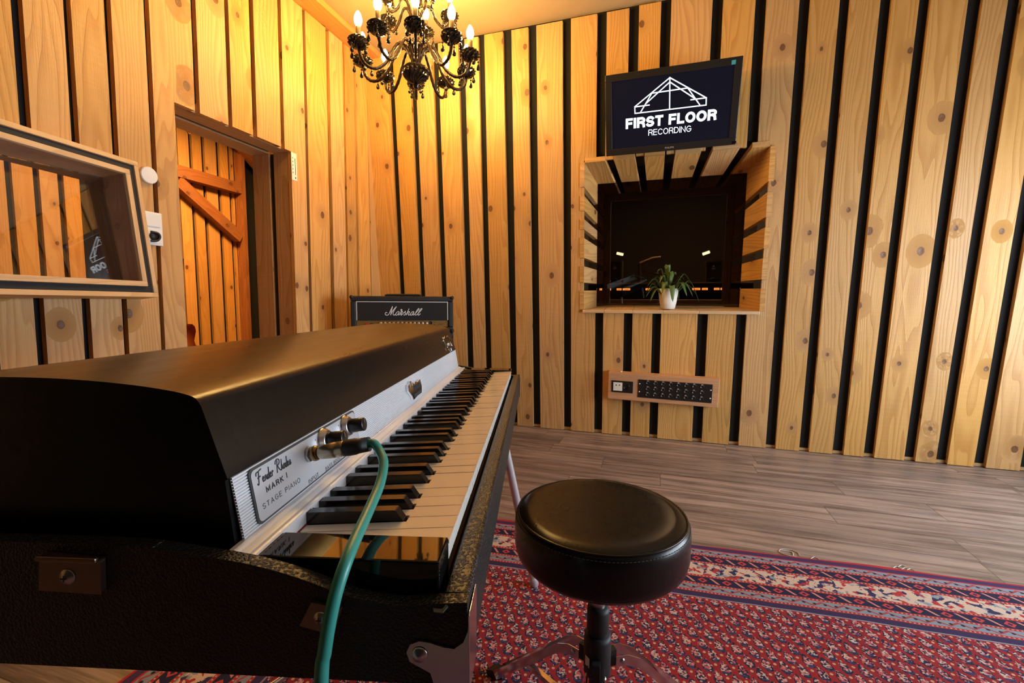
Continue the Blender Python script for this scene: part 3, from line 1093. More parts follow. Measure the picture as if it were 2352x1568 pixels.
b = MB(); b.tube(spline([Lp(pu - .012, pz - .015, .016), Lp(pu + .012, pz - .02, .024), Lp(pu + .018, pz - .036, .026), Lp(pu + .008, pz - .052, .022), Lp(pu - .014, pz - .056, .016)]), .005, 6); b.build('socket_ring', RUBBER, sp_)
b = MB(); b.lathe([(.019, 0), (.019, .006), (.0, .007)], Lp(pu, pz - .034, .0132), 20, NL); b.build('socket_hole', RUBBER, sp_)
lu, lz = Luz(675, 382)
ls = thing('wall_label', 'narrow cream label strip on the boards beside the doorway', 'label', Lp(lu, lz, 0))
b = MB(); b.box(Lp(lu - .022, lz - .085, .0008), LD * .044, UP * .165, NL * .002, UP); b.build('strip', PAINTW, ls)
b = MB()
for i in range(5):
    b.box(Lp(lu - .014, lz - .045 + i * .022, .003), LD * .004, UP * .010, NL * .0006)
b.box(Lp(lu + .006, lz - .05, .003), LD * .004, UP * .1, NL * .0006)
b.lathe([(.005, 0), (.004, .001)], Lp(lu + .008, lz - .068, .003), 10, NL)
b.build('print_marks', INK, ls)

# ------------------------------------------------------------------ niche window in the back wall
def nv_left(y): return NV1 - (y - 190) / (1428 - 190) * (NV1 - NV0)
def nv_right(y): return NV1 - (y - 60) / (1465 - 60) * (NV1 - NV0)
def nu_top(x): return NU0 + (x - 150) / (1665 - 150) * (NU1 - NU0)
ND = .44
k_ = ND / .25
SPL, SPR, SPT = .056 * k_, .078 * k_, .102 * k_
nb_ = MB()
def side(u, su, a, c):
    out = -.03 if su > 0 else .03
    fa = lambda v: NV0 + (v - NV0) * (1 - SPT / (NV1 - NV0))
    poly = [Bp(u, a, -.005), Bp(u, c, -.005), Bp(u + su, fa(c), ND), Bp(u + su, fa(a), ND)]
    nb_.prism(poly, WD * out, NB)
for y0, y1 in ((190, 385), (458, 578), (650, 735), (808, 975), (1048, 1190), (1260, 1428)):
    side(NU0, SPL, nv_left(y1), nv_left(y0))
for y0, y1 in ((60, 345), (435, 642), (730, 910), (995, 1180), (1262, 1465)):
    side(NU1, -SPR, nv_right(y1), nv_right(y0))
for x0, x1 in ((150, 335), (412, 595), (677, 848), (932, 1140), (1230, 1437), (1530, 1665)):
    a, c = nu_top(x0), nu_top(x1)
    fu = lambda q: NU0 + SPL + (q - NU0) * (1 - (SPL + SPR) / (NU1 - NU0))
    nb_.prism([Bp(a, NV1, -.005), Bp(c, NV1, -.005), Bp(fu(c), NV1 - SPT, ND), Bp(fu(a), NV1 - SPT, ND)], VD * .03, NB)
win2 = struct(nb_.build('window_2', PINE, bevel=.002))
b = MB()
xs = [NU0 - .008, .655, .85, 1.05, 1.275, NU1 + .002]
for i in range(5):
    b.box(Bp(xs[i] + (.0012 if i else 0), NV0 - .021, -.018), WD * (xs[i + 1] - xs[i] - .0012), VD * .021, NB * (ND + .018), NB if i % 2 else WD)
b.build('window_sill', PINE_TRIM, win2, bevel=.002)
b = MB()
o_ = .034
b.box(Bp(NU0 - o_ - .02, NV0 - .03, TH + .004), WD * .02, VD * (NV1 - NV0 + .07), NB * (ND - .03))
b.box(Bp(NU1 + o_, NV0 - .03, TH + .004), WD * .02, VD * (NV1 - NV0 + .07), NB * (ND - .03))
b.box(Bp(NU0 - o_, NV1 + .034, TH + .004), WD * (NU1 - NU0 + 2 * o_), VD * .02, NB * (ND - .03))
b.build('window_backing', BLACK, win2)
gu0, gu1, gv1 = NU0 + .0562, NU1 - .0785, NV1 - .1025
b = MB(); b.box(Bp(gu0 + .001, NV0 + .001, .25), WD * (gu1 - gu0 - .002), VD * (gv1 - NV0 - .002), NB * .008); b.build('window_glass', glass_mat('control_room_glass', (.55, .53, .5), 1.2), win2)
b = MB()
fn = ND - .05
su0, su1, sv1 = NU0 + SPL * .89 + .002, NU1 - SPR * .89 - .002, NV1 - SPT * .89 - .002
for (u0_, u1_, v0_, v1_) in ((su0, su0 + .05, NV0 + .001, sv1), (su1 - .05, su1, NV0 + .001, sv1), (su0 + .05, su1 - .05, sv1 - .05, sv1), (su0 + .05, su1 - .05, NV0 + .001, NV0 + .04)):
    b.box(Bp(u0_, v0_, fn), WD * (u1_ - u0_), VD * (v1_ - v0_), NB * .04)
b.build('window_frame', PINE_OLD, win2, bevel=.002)

# control room behind the glass
CR = plain('dark_acoustic_wall', (.055, .04, .028), .9)
b = MB()
hN = V((NB.x, NB.y, 0)).normalized()
co = BP0 + WD * -.9 + hN * .62
b.box(co + hN * 2.6, WD * 4.0, UP * 2.75, hN * .05)
b.box(co, WD * .05, UP * 2.75, hN * 2.6)
b.box(co + WD * 3.95, WD * .05, UP * 2.75, hN * 2.6)
b.box(co + UP * 2.75, WD * 4.0, hN * 2.65, UP * .04)
wc = struct(b.build('wall_control_room', CR))
def ch(px, py, dist):
    """A point in the control room, dist behind the back wall's foot."""
    return hit(px, py, BP0 + hN * dist, hN)
cz = ch(1534, 664, 1.35).z
cu0, cu1 = ch(1370, 664, 1.35), ch(1690, 664, 1.35)
cl = (cu1 - cu0).dot(WD)
base = V((cu0.x, cu0.y, 0))
cons = thing('mixing_console', 'dark mixing console with glowing orange meters behind the niche window', 'mixing console', base + WD * cl / 2)
DK = plain('console_paint', (.03, .028, .027), .4)
b = MB()
sec = [(0, cz - .10), (0, cz + .045), (.06, cz + .05), (.10, cz - .055), (.85, cz - .055), (.85, cz - .22), (0, cz - .22)]
b.prism([base - WD * .25 + hN * a + UP * z for a, z in sec], WD * (cl + .5), WD); b.build('desk', DK, cons, bevel=.004)
b = MB(); b.box(base - WD * .25 + UP * (cz + .051), WD * (cl + .5), hN * .06, UP * .012); b.build('top_rail', PINE_OLD, cons, bevel=.002)
for q in (-.2, cl + .12):
    b = MB(); b.box(base + WD * q + hN * .1, WD * .08, hN * .5, UP * (cz - .221)); b.build('leg', DK, cons)
VU = glow('meter_glow', (1.0, .27, .05), 6.0)
for x, w in ((1380, 6), (1398, 11), (1422, 11), (1439, 17), (1489, 12), (1599, 17), (1619, 12), (1646, 11), (1665, 18)):
    p = ch(x, 664.5, 1.35)
    ww = w * .0042
    b = MB(); b.box(V((p.x, p.y, cz - .009)) - WD * ww / 2 - hN * .004, WD * ww, UP * .020, hN * .0035); mt = b.build('meter', VU, cons)
    mt['label'] = 'glowing orange meter'
    b = MB(); b.box(V((p.x, p.y, cz - .004)) - WD * ww * .3 - hN * .0056, WD * ww * .6, UP * .004, hN * .0012); b.build('meter_scale', INK, mt)
for x0, x1, lab in ((1394, 1428, 'dark studio monitor speaker standing on the left end of the console'), (1621, 1658, 'dark studio monitor speaker on the console, right of the potted plant')):
    p0, p1 = ch(x0, 597, 1.6), ch(x1, 651, 1.6)
    w = (p1 - p0).dot(WD)
    bz = cz - .0545
    s_ = thing('studio_monitor', lab, 'speaker', V((p0.x, p0.y, bz + .0)) + WD * w / 2, 'monitor speakers in the control room')
    o = V((p0.x, p0.y, bz))
    b = MB(); b.box(o, WD * w, UP * (p0.z - bz), hN * .2, UP); b.build('cabinet', plain('monitor_cabinet', (.10, .075, .05), .5), s_, bevel=.006)
    b = MB()
    for (a, c, e, f) in ((0, .012, 0, 1), (w - .012, .012, 0, 1), (.012, w - .024, 0, .05), (.012, w - .024, .95, .05)):
        hh = p0.z - bz
        b.box(o + WD * a + UP * hh * e - hN * .006, WD * c, UP * hh * f, hN * .005)
    b.build('front_edge', STEEL, s_)
    b = MB(); b.lathe([(.05, 0), (.045, .006), (.02, .001), (.0, .004)], o + WD * w / 2 + UP * (p0.z - bz) * .36 - hN * .001, 20, -hN); b.build('woofer', RUBBER, s_)
    b = MB(); b.lathe([(.02, 0), (.016, .004), (.0, .006)], o + WD * w / 2 + UP * (p0.z - bz) * .78 - hN * .001, 16, -hN); b.build('tweeter', STEEL, s_)
LAMP = glow('lamp_glow', (1.0, .62, .28), 14.0)
for x, y, tilt, lab in ((1424, 583, -.25, 'small lit lamp above the left monitor speaker'), (1622, 581, .35, 'small lit lamp above the right monitor speaker')):
    p = ch(x, y, 1.98)
    a_ = thing('desk_lamp', lab, 'lamp', V((p.x, p.y, cz - .0545)) + hN * .06, 'lit lamps in the control room')
    ax = (WD + UP * tilt).normalized()
    up_ = ax.cross(hN).normalized()
    b = MB(); b.tube([p - ax * .038, p - ax * .036, p + ax * .036, p + ax * .038], [.004, .014, .014, .004], 12); b.build('bulb', LAMP, a_)
    b = MB(); b.tube(spline([V((p.x, p.y, cz - .0400)) + hN * .06, V((p.x, p.y, p.z - .05)) + hN * .08, p + hN * .05 + UP * .045, p + UP * .028]), .006, 8); b.build('arm', BLKPLASTIC, a_)
    b = MB(); b.box(p - ax * .05 + UP * .019 - hN * .02, ax * .10, hN * .04, UP * .006); b.build('lamp_shade', BLKPLASTIC, a_, bevel=.002)
    b = MB(); b.lathe([(.05, 0), (.05, .012), (.012, .018)], V((p.x, p.y, cz - .0540)) + hN * .06, 16); b.build('base', BLKPLASTIC, a_)
ar = thing('monitor_arm', 'beige jointed arm standing above the console between the speakers', 'arm', ch(1470, 640, 1.6))
AP = plain('beige_arm_paint', (.34, .24, .15), .5)
q = [ch(1470, 622, 1.6), ch(1470, 606, 1.6), ch(1500, 594, 1.6), ch(1518, 592, 1.6)]
b = MB(); b.tube([V((q[0].x, q[0].y, cz - .0540)), q[1]], .022, 8); b.build('post', AP, ar)
b = MB(); b.tube([q[1], q[2], q[3]], .02, 8); b.build('upper_arm', AP, ar)
b = MB(); b.tube([q[0], ch(1512, 629, 1.6)], .012, 8); b.build('lower_arm', AP, ar)
pp = ch(1440, 684, 1.1)
pd = V((pp.x, pp.y, 0))
dsk = thing('side_desk', 'low dark desk under the niche glass in the control room', 'desk', pd + hN * .0)
b = MB(); b.box(pd - WD * .6 - hN * .12 + UP * (pp.z - .07), WD * 1.4, hN * .3, UP * .03); b.build('top', DK, dsk)
for q in (-.55, .72):
    b = MB(); b.box(pd + WD * q - hN * .08, WD * .05, hN * .22, UP * (pp.z - .0705)); b.build('leg', DK, dsk)
for i, (lab, c) in enumerate((('open blue grey folder lying on the low desk', (.16, .20, .27)), ('white booklet lying beside the blue grey folder', (.36, .40, .46)))):
    o = pd + WD * (-.19 + i * .26) - hN * .07 + UP * (pp.z - .0395)
    b = MB(); b.prism([o, o + WD * .22, o + WD * .24 + hN * .20, o + WD * .03 + hN * .20], UP * (.014 + .012 * i))
    tag(b.build('folder' if i == 0 else 'booklet', plain('paper_%d' % i, c, .6), None, o), lab, 'stationery')
area('control_room_fill', co + WD * 2.2 + hN * 1.0 + UP * 2.6, (0, 0, -1), .3, .3, 45.0, (1.0, .6, .3))  # added fill light without a fixture, brightens the dim control room

# potted plant on the sill
pu_, pv_ = Buv(1534, 706, .06)
pu_ = Buv(1534, 700, .075)[0]
po = Bp(pu_, NV0 + .001, .075)
pl = thing('potted_plant', 'small leafy green plant in a white pot on the niche window sill', 'plant', po)
b = MB(); b.lathe([(.0, 0), (.040, .0), (.046, .004), (.056, .05), (.0635, .11), (.066, .140), (.062, .141), (.058, .12), (.0, .118)], po, 36); b.build('pot', PAINTW, pl)
b = MB(); b.lathe([(.0575, .119), (.03, .124), (.0, .123)], po, 20); b.build('soil', plain('potting_soil', (.03, .018, .01), .95), pl)
rg = random.Random(11)
lf = MB(); stm = MB()
leaves = []
for i in range(30):
    az = i * 2.39996 + rg.uniform(-.3, .3)
    if math.sin(az) < -.45 and rg.random() < .6:
        pass
    reach = rg.uniform(.05, .165)
    height = .325 - reach * 1.05 + rg.uniform(-.03, .035)
    droop = max(0.0, reach - .07) * rg.uniform(.6, 1.5)
    leaves.append((az, reach, height, droop))
for az, reach, height, droop in leaves:
    dr = WD * math.cos(az) + hN * math.sin(az) * .55
    if math.sin(az) > 0:
        dr = WD * math.cos(az) + hN * math.sin(az) * .35
    b0 = po + UP * .122 + dr * .015
    b1 = po + UP * (height * .72) + dr * reach * .45
    tip = po + UP * (height * .95 - droop) + dr * (reach * 1.25)
    mid = po + UP * (height) + dr * reach * .85
    cs = spline([b0, b1, mid, tip], 5)
    k0 = 5
    stm.tube(cs[:k0 + 2], .0016, 5)
    ll = cs[k0:]
    sd = dr.cross(UP).normalized()
    wmax = rg.uniform(.015, .024)
    L, Cn, Rr = [], [], []
    nl_ = len(ll) - 1
    for j, p in enumerate(ll):
        t = j / nl_
        w = wmax * (math.sin(math.pi * min(1, t * .93 + .05)) ** .8) * (1 - .25 * t)
        if j == nl_:
            w = .0006
        L.append(p + sd * w + UP * w * .35)
        Cn.append(p)
        Rr.append(p - sd * w + UP * w * .35)
    pts = L + Cn + Rr
    n_ = len(ll)
    fs = []
    for j in range(nl_):
        fs += [(j, j + 1, n_ + j + 1, n_ + j), (n_ + j, n_ + j + 1, 2 * n_ + j + 1, 2 * n_ + j)]
    lf.add(pts, fs, None, True)
leafm = NT('leaf')
lr = leafm.n('ShaderNodeNewGeometry').outputs['Random Per Island']
leafm.principled(leafm.mix(lr, (.030, .085, .016), (.10, .15, .028)), .42)
lo = lf.build('foliage', leafm.m, pl)
sm_ = lo.modifiers.new('thick', 'SOLIDIFY'); sm_.thickness = .0006
stm.build('stems', plain('stem_green', (.06, .14, .03), .5), pl)

# ------------------------------------------------------------------ television
cBL, cBR = hit(1395, 358.7, BP0 - NB * .075, NB), hit(1693, 332, BP0 - NB * .075, NB)
tw = (cBR - cBL).length
best = None
for i in range(60):
    o = .075 + i * .004
    a, c = hit(1386.6, 174.7, BP0 - NB * o, NB), hit(1704.6, 127, BP0 - NB * o, NB)
    e = abs((c - a).length - tw)
    if best is None or e < best[0]:
        best = (e, a, c)
cTL, cTR = best[1], best[2]
TE1 = ((cBR - cBL) + (cTR - cTL)).normalized()
tm_ = ((cTL + cTR) - (cBL + cBR)) / 2
TE2 = (tm_ - tm_.dot(TE1) * TE1)
thh = TE2.length
TE2 = TE2.normalized()
TN = TE1.cross(TE2).normalized()
tcen = (cTL + cTR + cBL + cBR) / 4
tw = ((cBR - cBL).length + (cTR - cTL).length) / 2
def Tp(x, y, n=0.0):
    return tcen + TE1 * x + TE2 * y + TN * n
def Txy(px, py):
    p = hit(px, py, tcen, TN) - tcen
    return p.dot(TE1), p.dot(TE2)
tv = thing('television', 'black wall television showing a white house outline above the niche window', 'television', Tp(0, -thh / 2, -.05))
bz_ = .040
BEZ = plain('tv_bezel', (.018, .015, .013), .32)
b = MB()
b.box(Tp(-tw / 2, -thh / 2, -.028), TE1 * tw, TE2 * bz_, TN * .028)
b.box(Tp(-tw / 2, thh / 2 - bz_, -.028), TE1 * tw, TE2 * bz_, TN * .028)
b.box(Tp(-tw / 2, -thh / 2 + bz_, -.028), TE1 * bz_, TE2 * (thh - 2 * bz_), TN * .028)
b.box(Tp(tw / 2 - bz_, -thh / 2 + bz_, -.028), TE1 * bz_, TE2 * (thh - 2 * bz_), TN * .028)
b.build('bezel', BEZ, tv, bevel=.003)
b = MB(); b.box(Tp(-tw / 2 + .01, -thh / 2 + .01, -.055), TE1 * (tw - .02), TE2 * (thh - .02), TN * .026); b.build('back_shell', BLKPLASTIC, tv, bevel=.006)
scr = NT('lit_screen')
pb = scr.principled((.004, .004, .006), .25)
pb.inputs['Emission Color'].default_value = (.010, .011, .030, 1)
pb.inputs['Emission Strength'].default_value = .45
b = MB(); b.box(Tp(-tw / 2 + bz_, -thh / 2 + bz_, -.0285), TE1 * (tw - 2 * bz_), TE2 * (thh - 2 * bz_), TN * .022); screen = b.build('screen', scr.m, tv)
SG = glow('screen_white', (.86, .91, 1.0), 2.4)
S5 = lambda q: Txy(1370 + q[0] * .1658, 110 + q[1] * .1658)
b = MB()
def line(a, c, w=.0031):
    a, c = V(S5(a) + (0,)), V(S5(c) + (0,))
    d = (c - a).normalized()
    p = V((-d.y, d.x, 0)) * w
    a, c = a - d * w, c + d * w
    q = [a + p, c + p, c - p, a - p]
    b.prism([Tp(v.x, v.y, -.0062) for v in q], TN * .0006)
ap = (1017, 410)
for a, c in ((ap, (530, 815)), (ap, (1523, 690)), ((530, 815), (533, 907)), ((1523, 690), (1520, 790)), ((533, 907), (1520, 790)), (ap, (1013, 845)),
             ((775, 625), (1270, 553)), ((1017, 470), (690, 765)), ((1017, 470), (1365, 700)), ((765, 630), (615, 883)), ((1270, 560), (1430, 785)),
             ((545, 815), (730, 790)), ((1310, 717), (1520, 690))):
    line(a, c)
b.build('house_outline', SG, screen)
x0, y0 = S5((403, 1126)); x1, y1 = S5((1662, 996)); xh, yh = S5((400, 982))
d_ = (TE1 * (x1 - x0) + TE2 * (y1 - y0))
text('lettering', 'FIRST FLOOR', SG, screen, Tp(x0, y0, -.0062), d_, TN.cross(d_), (V((xh, yh, 0)) - V((x0, y0, 0))).length * 1.0, d_.length, bold=.235, gap=.075)
x0, y0 = S5((718, 1216)); x1, y1 = S5((1312, 1158)); xh, yh = S5((715, 1132))
d_ = (TE1 * (x1 - x0) + TE2 * (y1 - y0))
text('lettering', 'RECORDING', SG, screen, Tp(x0, y0, -.0062), d_, TN.cross(d_), (V((xh, yh, 0)) - V((x0, y0, 0))).length * .98, d_.length, bold=.115, gap=.13)
x0, y0 = S5((948, 1399)); x1, y1 = S5((1070, 1389))
BR = plain('brand_grey', (.42, .38, .36), .4)
text('brand_lettering', 'PHILIPS', BR, tv, Tp(x0, y0 + .001, 0), TE1, TE2, .0095, x1 - x0, bold=.17)
xl, yl = S5((1905, 195))
b = MB(); b.box(Tp(xl - .012, yl - .012, .0002), TE1 * .022, TE2 * .022, TN * .0006); b.build('energy_sticker', plain('teal_sticker', (.06, .36, .40), .4), tv)
xl, yl = S5((1905, 1305))
b = MB(); b.box(Tp(xl - .012, yl - .008, .0002), TE1 * .024, TE2 * .014, TN * .0006); b.build('sensor_window', GLOSSBLK, tv)
b = MB()
for x in (-.19, .19):
    pt = Tp(x, .06, -.055)
    w_ = (pt - BP0).dot(NB)
    b = MB(); b.tube([pt, pt + NB * (-w_ + .02)], .016, 8); b.build('wall_mount', STEEL, tv)

# ------------------------------------------------------------------ connection box on the back wall
PN = -.062
pbx = [Buv(1396, 854, PN), Buv(1653, 871, PN), Buv(1648, 937, PN), Buv(1396, 915, PN)]
bu0, bu1 = pbx[0][0], (pbx[1][0] + pbx[2][0]) / 2
bv1, bv0 = (pbx[0][1] + pbx[1][1]) / 2, (pbx[2][1] + pbx[3][1]) / 2
box = thing('connection_box', 'low wooden wall box with a black panel of audio jacks below the niche window', 'connection box', Bp((bu0 + bu1) / 2, bv0, -.001))
b = MB(); b.box(Bp(bu0, bv0, PN), WD * (bu1 - bu0), VD * (bv1 - bv0), NB * (-PN - .0015), WD); b.build('body', PINE_BOX, box, bevel=.004)
def X6(x, y): return Buv(1370 + x * .12755, 830 + y * .12755, PN)
def onbox(u, v, n=0.0): return Bp(u, v, PN - n)
c = [X6(745, 315), X6(2090, 408), X6(2065, 742), X6(740, 638)]
ju0, ju1 = (c[0][0] + c[3][0]) / 2, (c[1][0] + c[2][0]) / 2
jv1, jv0 = (c[0][1] + c[1][1]) / 2, (c[2][1] + c[3][1]) / 2
b = MB(); b.box(onbox(ju0, jv0, .0035), WD * (ju1 - ju0), VD * (jv1 - jv0), NB * .003); jp = b.build('jack_panel', BLKPLASTIC, box, bevel=.001)
r1a, r1b, r3a = X6(920, 350), X6(1895, 420), X6(918, 560)
LATCH = plain('jack_metal', (.62, .55, .48), .35, .7)
for r in range(3):
    for cidx in range(8):
        uu = r1a[0] + (r1b[0] - r1a[0]) * cidx / 7
        vv = (r1a[1] + r1b[1]) / 2 + (r3a[1] - r1a[1]) * r / 2 - .006
        b = MB(); b.lathe([(.0135, 0), (.0135, .003), (.0105, .004), (.010, .0012), (.0, .0012)], onbox(uu, vv - .004, .0036), 20, -NB); jk = b.build('audio_jack', BLKPLASTIC, jp)
        b = MB(); b.box(onbox(uu - .0055, vv + .006, .009), WD * .011, VD * .007, NB * .005); b.box(onbox(uu - .009, vv + .002, .0055), WD * .004, VD * .002, NB * .0015); b.build('jack_latch', LATCH, jp)
for x, y in ((768, 405), (765, 548), (2050, 500), (2040, 650)):
    q = X6(x, y)
    b = MB(); b.lathe([(.0055, 0), (.0045, .0022), (.0, .0028)], onbox(q[0], q[1], .0035), 14, -NB); b.build('screw', CHROME, jp)
c = [X6(270, 345), X6(655, 375), X6(640, 588), X6(268, 550)]
su0_, su1_ = c[0][0], c[1][0]
sv1_, sv0_ = (c[0][1] + c[1][1]) / 2, (c[2][1] + c[3][1]) / 2
b = MB(); b.box(onbox(su0_, sv0_, .0045), WD * (su1_ - su0_), VD * (sv1_ - sv0_), NB * .004); so = b.build('outlet_plate', BLKPLASTIC, box, bevel=.002)
c = [X6(300, 378), X6(462, 392), X6(458, 542), X6(300, 528)]
b = MB(); b.box(onbox(c[0][0], (c[2][1] + c[3][1]) / 2, .0062), WD * (c[1][0] - c[0][0]), VD * ((c[0][1] + c[1][1]) / 2 - (c[2][1] + c[3][1]) / 2), NB * .0016); b.build('network_outlet', PAINTW, so, bevel=.0008)
b = MB()
for x in (352, 410):
    q = X6(x, 430); b.box(onbox(q[0] - .004, q[1] - .005, .0068), WD * .008, VD * .008, NB * .0005)
b.build('network_port', INK, so)
q = X6(535, 470)
b = MB(); b.lathe([(.021, 0), (.021, .002), (.018, .002), (.017, .0003), (.0, .0003)], onbox(q[0], q[1], .0046), 24, -NB); b.build('power_outlet', GLOSSBLK, so)
q = X6(492, 172)
box.rotation_mode = 'QUATERNION'
box.rotation_quaternion = Matrix.Rotation(.019, 3, NB).to_quaternion()
b = MB(); b.lathe([(.006, 0), (.005, .006), (0, .007)], Bp(bu0 + (bu1 - bu0) * .125, bv1 + .0056, PN + .028), 10, VD); kn = b.build('knob', WHITE, None, Bp(bu0 + (bu1 - bu0) * .125, bv1, PN + .028))
tag(kn, 'tiny white knob lying on top of the wooden connection box', 'knob')

# ------------------------------------------------------------------ chandelier
CHC = V((-.530, 2.589, 2.278))
GLASSBLK = plain('black_glass', (.012, .009, .007), .06)
SMOKE = NT('smoked_glass_arm')
tcs = SMOKE.n('ShaderNodeTexCoord').outputs['UV']
SMOKE.principled((.022, .011, .005), .25, Specular_IOR_Level=.22)
SMOKE = SMOKE.m
CANDLE = plain('bronze_candle_sleeve', (.10, .06, .03), .35, .4)
BULB = glow('warm_bulb', WARM, BULB_POWER)
ch_ = thing('chandelier', 'black glass chandelier with two tiers of candle bulbs hanging from the ceiling', 'chandelier', V((CHC.x, CHC.y, CEIL - .002)))
b = MB()
bowl = [(.0, -.205), (.012, -.20), (.018, -.188), (.010, -.178), (.022, -.172), (.038, -.164), (.052, -.154), (.063, -.142), (.069, -.128), (.070, -.114), (.064, -.100), (.052, -.088), (.030, -.080), (.018, -.076)]
b.lathe([(r, z + .045) for r, z in bowl], CHC, 36, smooth=False, bump=lambda i, j: .07 * (1 if (i + j) % 2 else -1) if 4 <= i <= 11 else 0)
b.build('bowl', GLASSBLK, ch_)
b = MB()
b.lathe([(.018, -.0305), (.016, -.01), (.012, .0), (.014, .03), (.040, .045), (.046, .065), (.040, .085), (.014, .10), (.011, .14), (.02, .155), (.045, .17), (.05, .185), (.03, .20), (.012, .21), (.010, .28), (.03, .30), (.034, .32), (.02, .34), (.008, .35), (.008, CEIL - CHC.z - .03)], CHC, 24)
b.build('stem', SMOKE, ch_)
b = MB(); b.lathe([(.010, CEIL - CHC.z - .0299), (.05, CEIL - CHC.z - .026), (.06, CEIL - CHC.z - .003)], CHC, 24); b.build('ceiling_rose', GLASSBLK, ch_)
to_cam = math.atan2(-CHC.y, -CHC.x)
def arm_twist(pts, r):
    return [r * (1 + .10 * math.sin(i * 1.9)) for i in range(len(pts))]
def make_arm(az, prof, cr, cz_, scale):
    d = V((math.cos(az), math.sin(az), 0))
    sdv = V((-d.y, d.x, 0))
    o = V((CHC.x, CHC.y, CHC.z + cz_))
    pts = spline([o + d * r + UP * z for r, z in prof], 7)
    b = MB(); b.tube(pts, arm_twist(pts, .0085 * scale), 9)
    arm = b.build('arm', SMOKE, ch_)
    c = o + d * cr
    b = MB()
    s = scale
    cup = [(.008, -.030), (.024, -.027), (.036, -.021), (.045, -.013), (.051, -.003), (.052, .007), (.047, .016), (.040, .022), (.036, .016), (.012, .004)]
    b.lathe([(r * s, z * s) for r, z in cup], c, 24, smooth=False, bump=lambda i, j: .08 * (1 if (i + j) % 2 else -1) if 1 <= i <= 7 else 0)
    b.build('cup', GLASSBLK, arm)
    b = MB(); b.lathe([(.013 * s, .0045), (.0125 * s, .075 * s), (.010 * s, .079 * s)], c, 12); b.build('candle_sleeve', CANDLE, arm)
    b = MB(); b.lathe([(.009 * s, .0795 * s), (.017 * s, .093 * s), (.0205 * s, .108 * s), (.019 * s, .122 * s), (.0125 * s, .140 * s), (.005 * s, .152 * s), (.0, .156 * s)], c, 10); b.build('bulb', BULB, arm)
    for k in range(4):
        a2 = az + .6 + k * math.pi / 2
        q = c + V((math.cos(a2), math.sin(a2), 0)) * .047 * s - UP * .016 * s
        b = MB()
        b.lathe([(.0, 0), (.0055, -.004), (.0055, -.008), (.0, -.012)], q - UP * .002, 8)
        b.lathe([(.0, -.014), (.002, -.017), (.009, -.036), (.0105, -.042), (.008, -.049), (.0, -.053)], q, 8)
        b.tube([q + UP * .012, q - UP * .016], .0012, 4)
        b.build('crystal_drop', GLASSBLK, arm)
LOW = [(.012, -.045), (.028, .005), (.055, .050), (.088, .058), (.120, .018), (.158, -.055), (.205, -.100), (.250, -.105), (.285, -.078), (.300, -.024)]
for k in range(10):
    make_arm(to_cam + k * 2 * math.pi / 10, LOW, .300, 0.0, 1.0)
HIGH = [(.014, -.06), (.030, -.01), (.055, .035), (.085, .030), (.110, -.025), (.145, -.060), (.172, -.050), (.185, -.024)]
for k in range(5):
    make_arm(to_cam + .30 + k * 2 * math.pi / 5, HIGH, .185, .235, .92)

# ------------------------------------------------------------------ patterned rug
RE = (floor_at(2352, 1345) - floor_at(1140, 1192)).normalized()
RIN = V((RE.y, -RE.x, 0))                       # inward, towards the camera
pl_ = V((-.972, 1.087, 0))
po_ = floor_at(1590, 1253)
RO = po_ + RE * ((pl_ - po_).dot(RE))
RLX, RLY, RTH = 3.35, 2.35, .009
b = MB()
nx, ny = 90, 40
rr = random.Random(3)
grid = []
for j in range(ny + 1):
    for i in range(nx + 1):
        x, y = RLX * i / nx, RLY * j / ny
        wv = .004 * math.sin(x * 5.1) + .003 * math.sin(x * 13.7 + 1)
        yy = y + wv * (1 - j / ny)
        grid.append(V((x + .003 * math.sin(y * 9) * (1 - i / nx), -yy, RTH + .0012 * math.sin(x * 7 + y * 3))))
N_ = (nx + 1) * (ny + 1)
low_ = [V((p.x, p.y, .0006)) for p in grid]
fs = []
for j in range(ny):
    for i in range(nx):
        a = j * (nx + 1) + i
        fs.append((a, a + nx + 1, a + nx + 2, a + 1))
        fs.append((N_ + a, N_ + a + 1, N_ + a + nx + 2, N_ + a + nx + 1))
for i in range(nx):
    fs.append((i, i + 1, N_ + i + 1, N_ + i))
    a = ny * (nx + 1) + i
    fs.append((a + 1, a, N_ + a, N_ + a + 1))
for j in range(ny):
    a = j * (nx + 1)
    fs.append((a + nx + 1, a, N_ + a, N_ + a + nx + 1))
    a += nx
    fs.append((a, a + nx + 1, N_ + a + nx + 1, N_ + a))
b.add(grid + low_, fs)
rug = b.build('patterned_rug', rug_mat(RLX, RLY))
rug.location = RO
rug.rotation_euler = (0, 0, math.atan2(RE.y, RE.x))
tag(rug, 'red patterned wool rug with striped borders under the stool and piano', 'rug')
OFF[rug.name] = V((0, 0, 0))
def rl(px, py, z=.002):
    p = floor_at(px, py) - RO
    return V((p.dot(RE), -p.dot(RIN), z))
YARN = plain('loose_yarn', (.55, .52, .47), .9)
for pts in ([(1830, 1279), (1805, 1275), (1790, 1268), (1794, 1262), (1815, 1263), (1832, 1270), (1836, 1276)], [(1822, 1277), (1818, 1268), (1796, 1265)]):
    b = MB(); b.tube(spline([rl(x, y) for x, y in pts]), .0016, 5); b.build('loose_thread', YARN, rug)
b = MB(); b.tube(spline([rl(1888, 1507, .011), rl(1900, 1509, .012), rl(1908, 1503, .013), rl(1906, 1495, .011)]), .0013, 5); b.build('loose_thread', YARN, rug)
b = MB()
for px, py in ((2050, 1306), (2062, 1303), (2070, 1309), (2082, 1311), (1862, 1284)):
    b.tube(spline([rl(px, py), rl(px + 9, py - 4 , .003), rl(px + 20, py + 1)]), .0016, 5)
b.build('frayed_edge', YARN, rug)

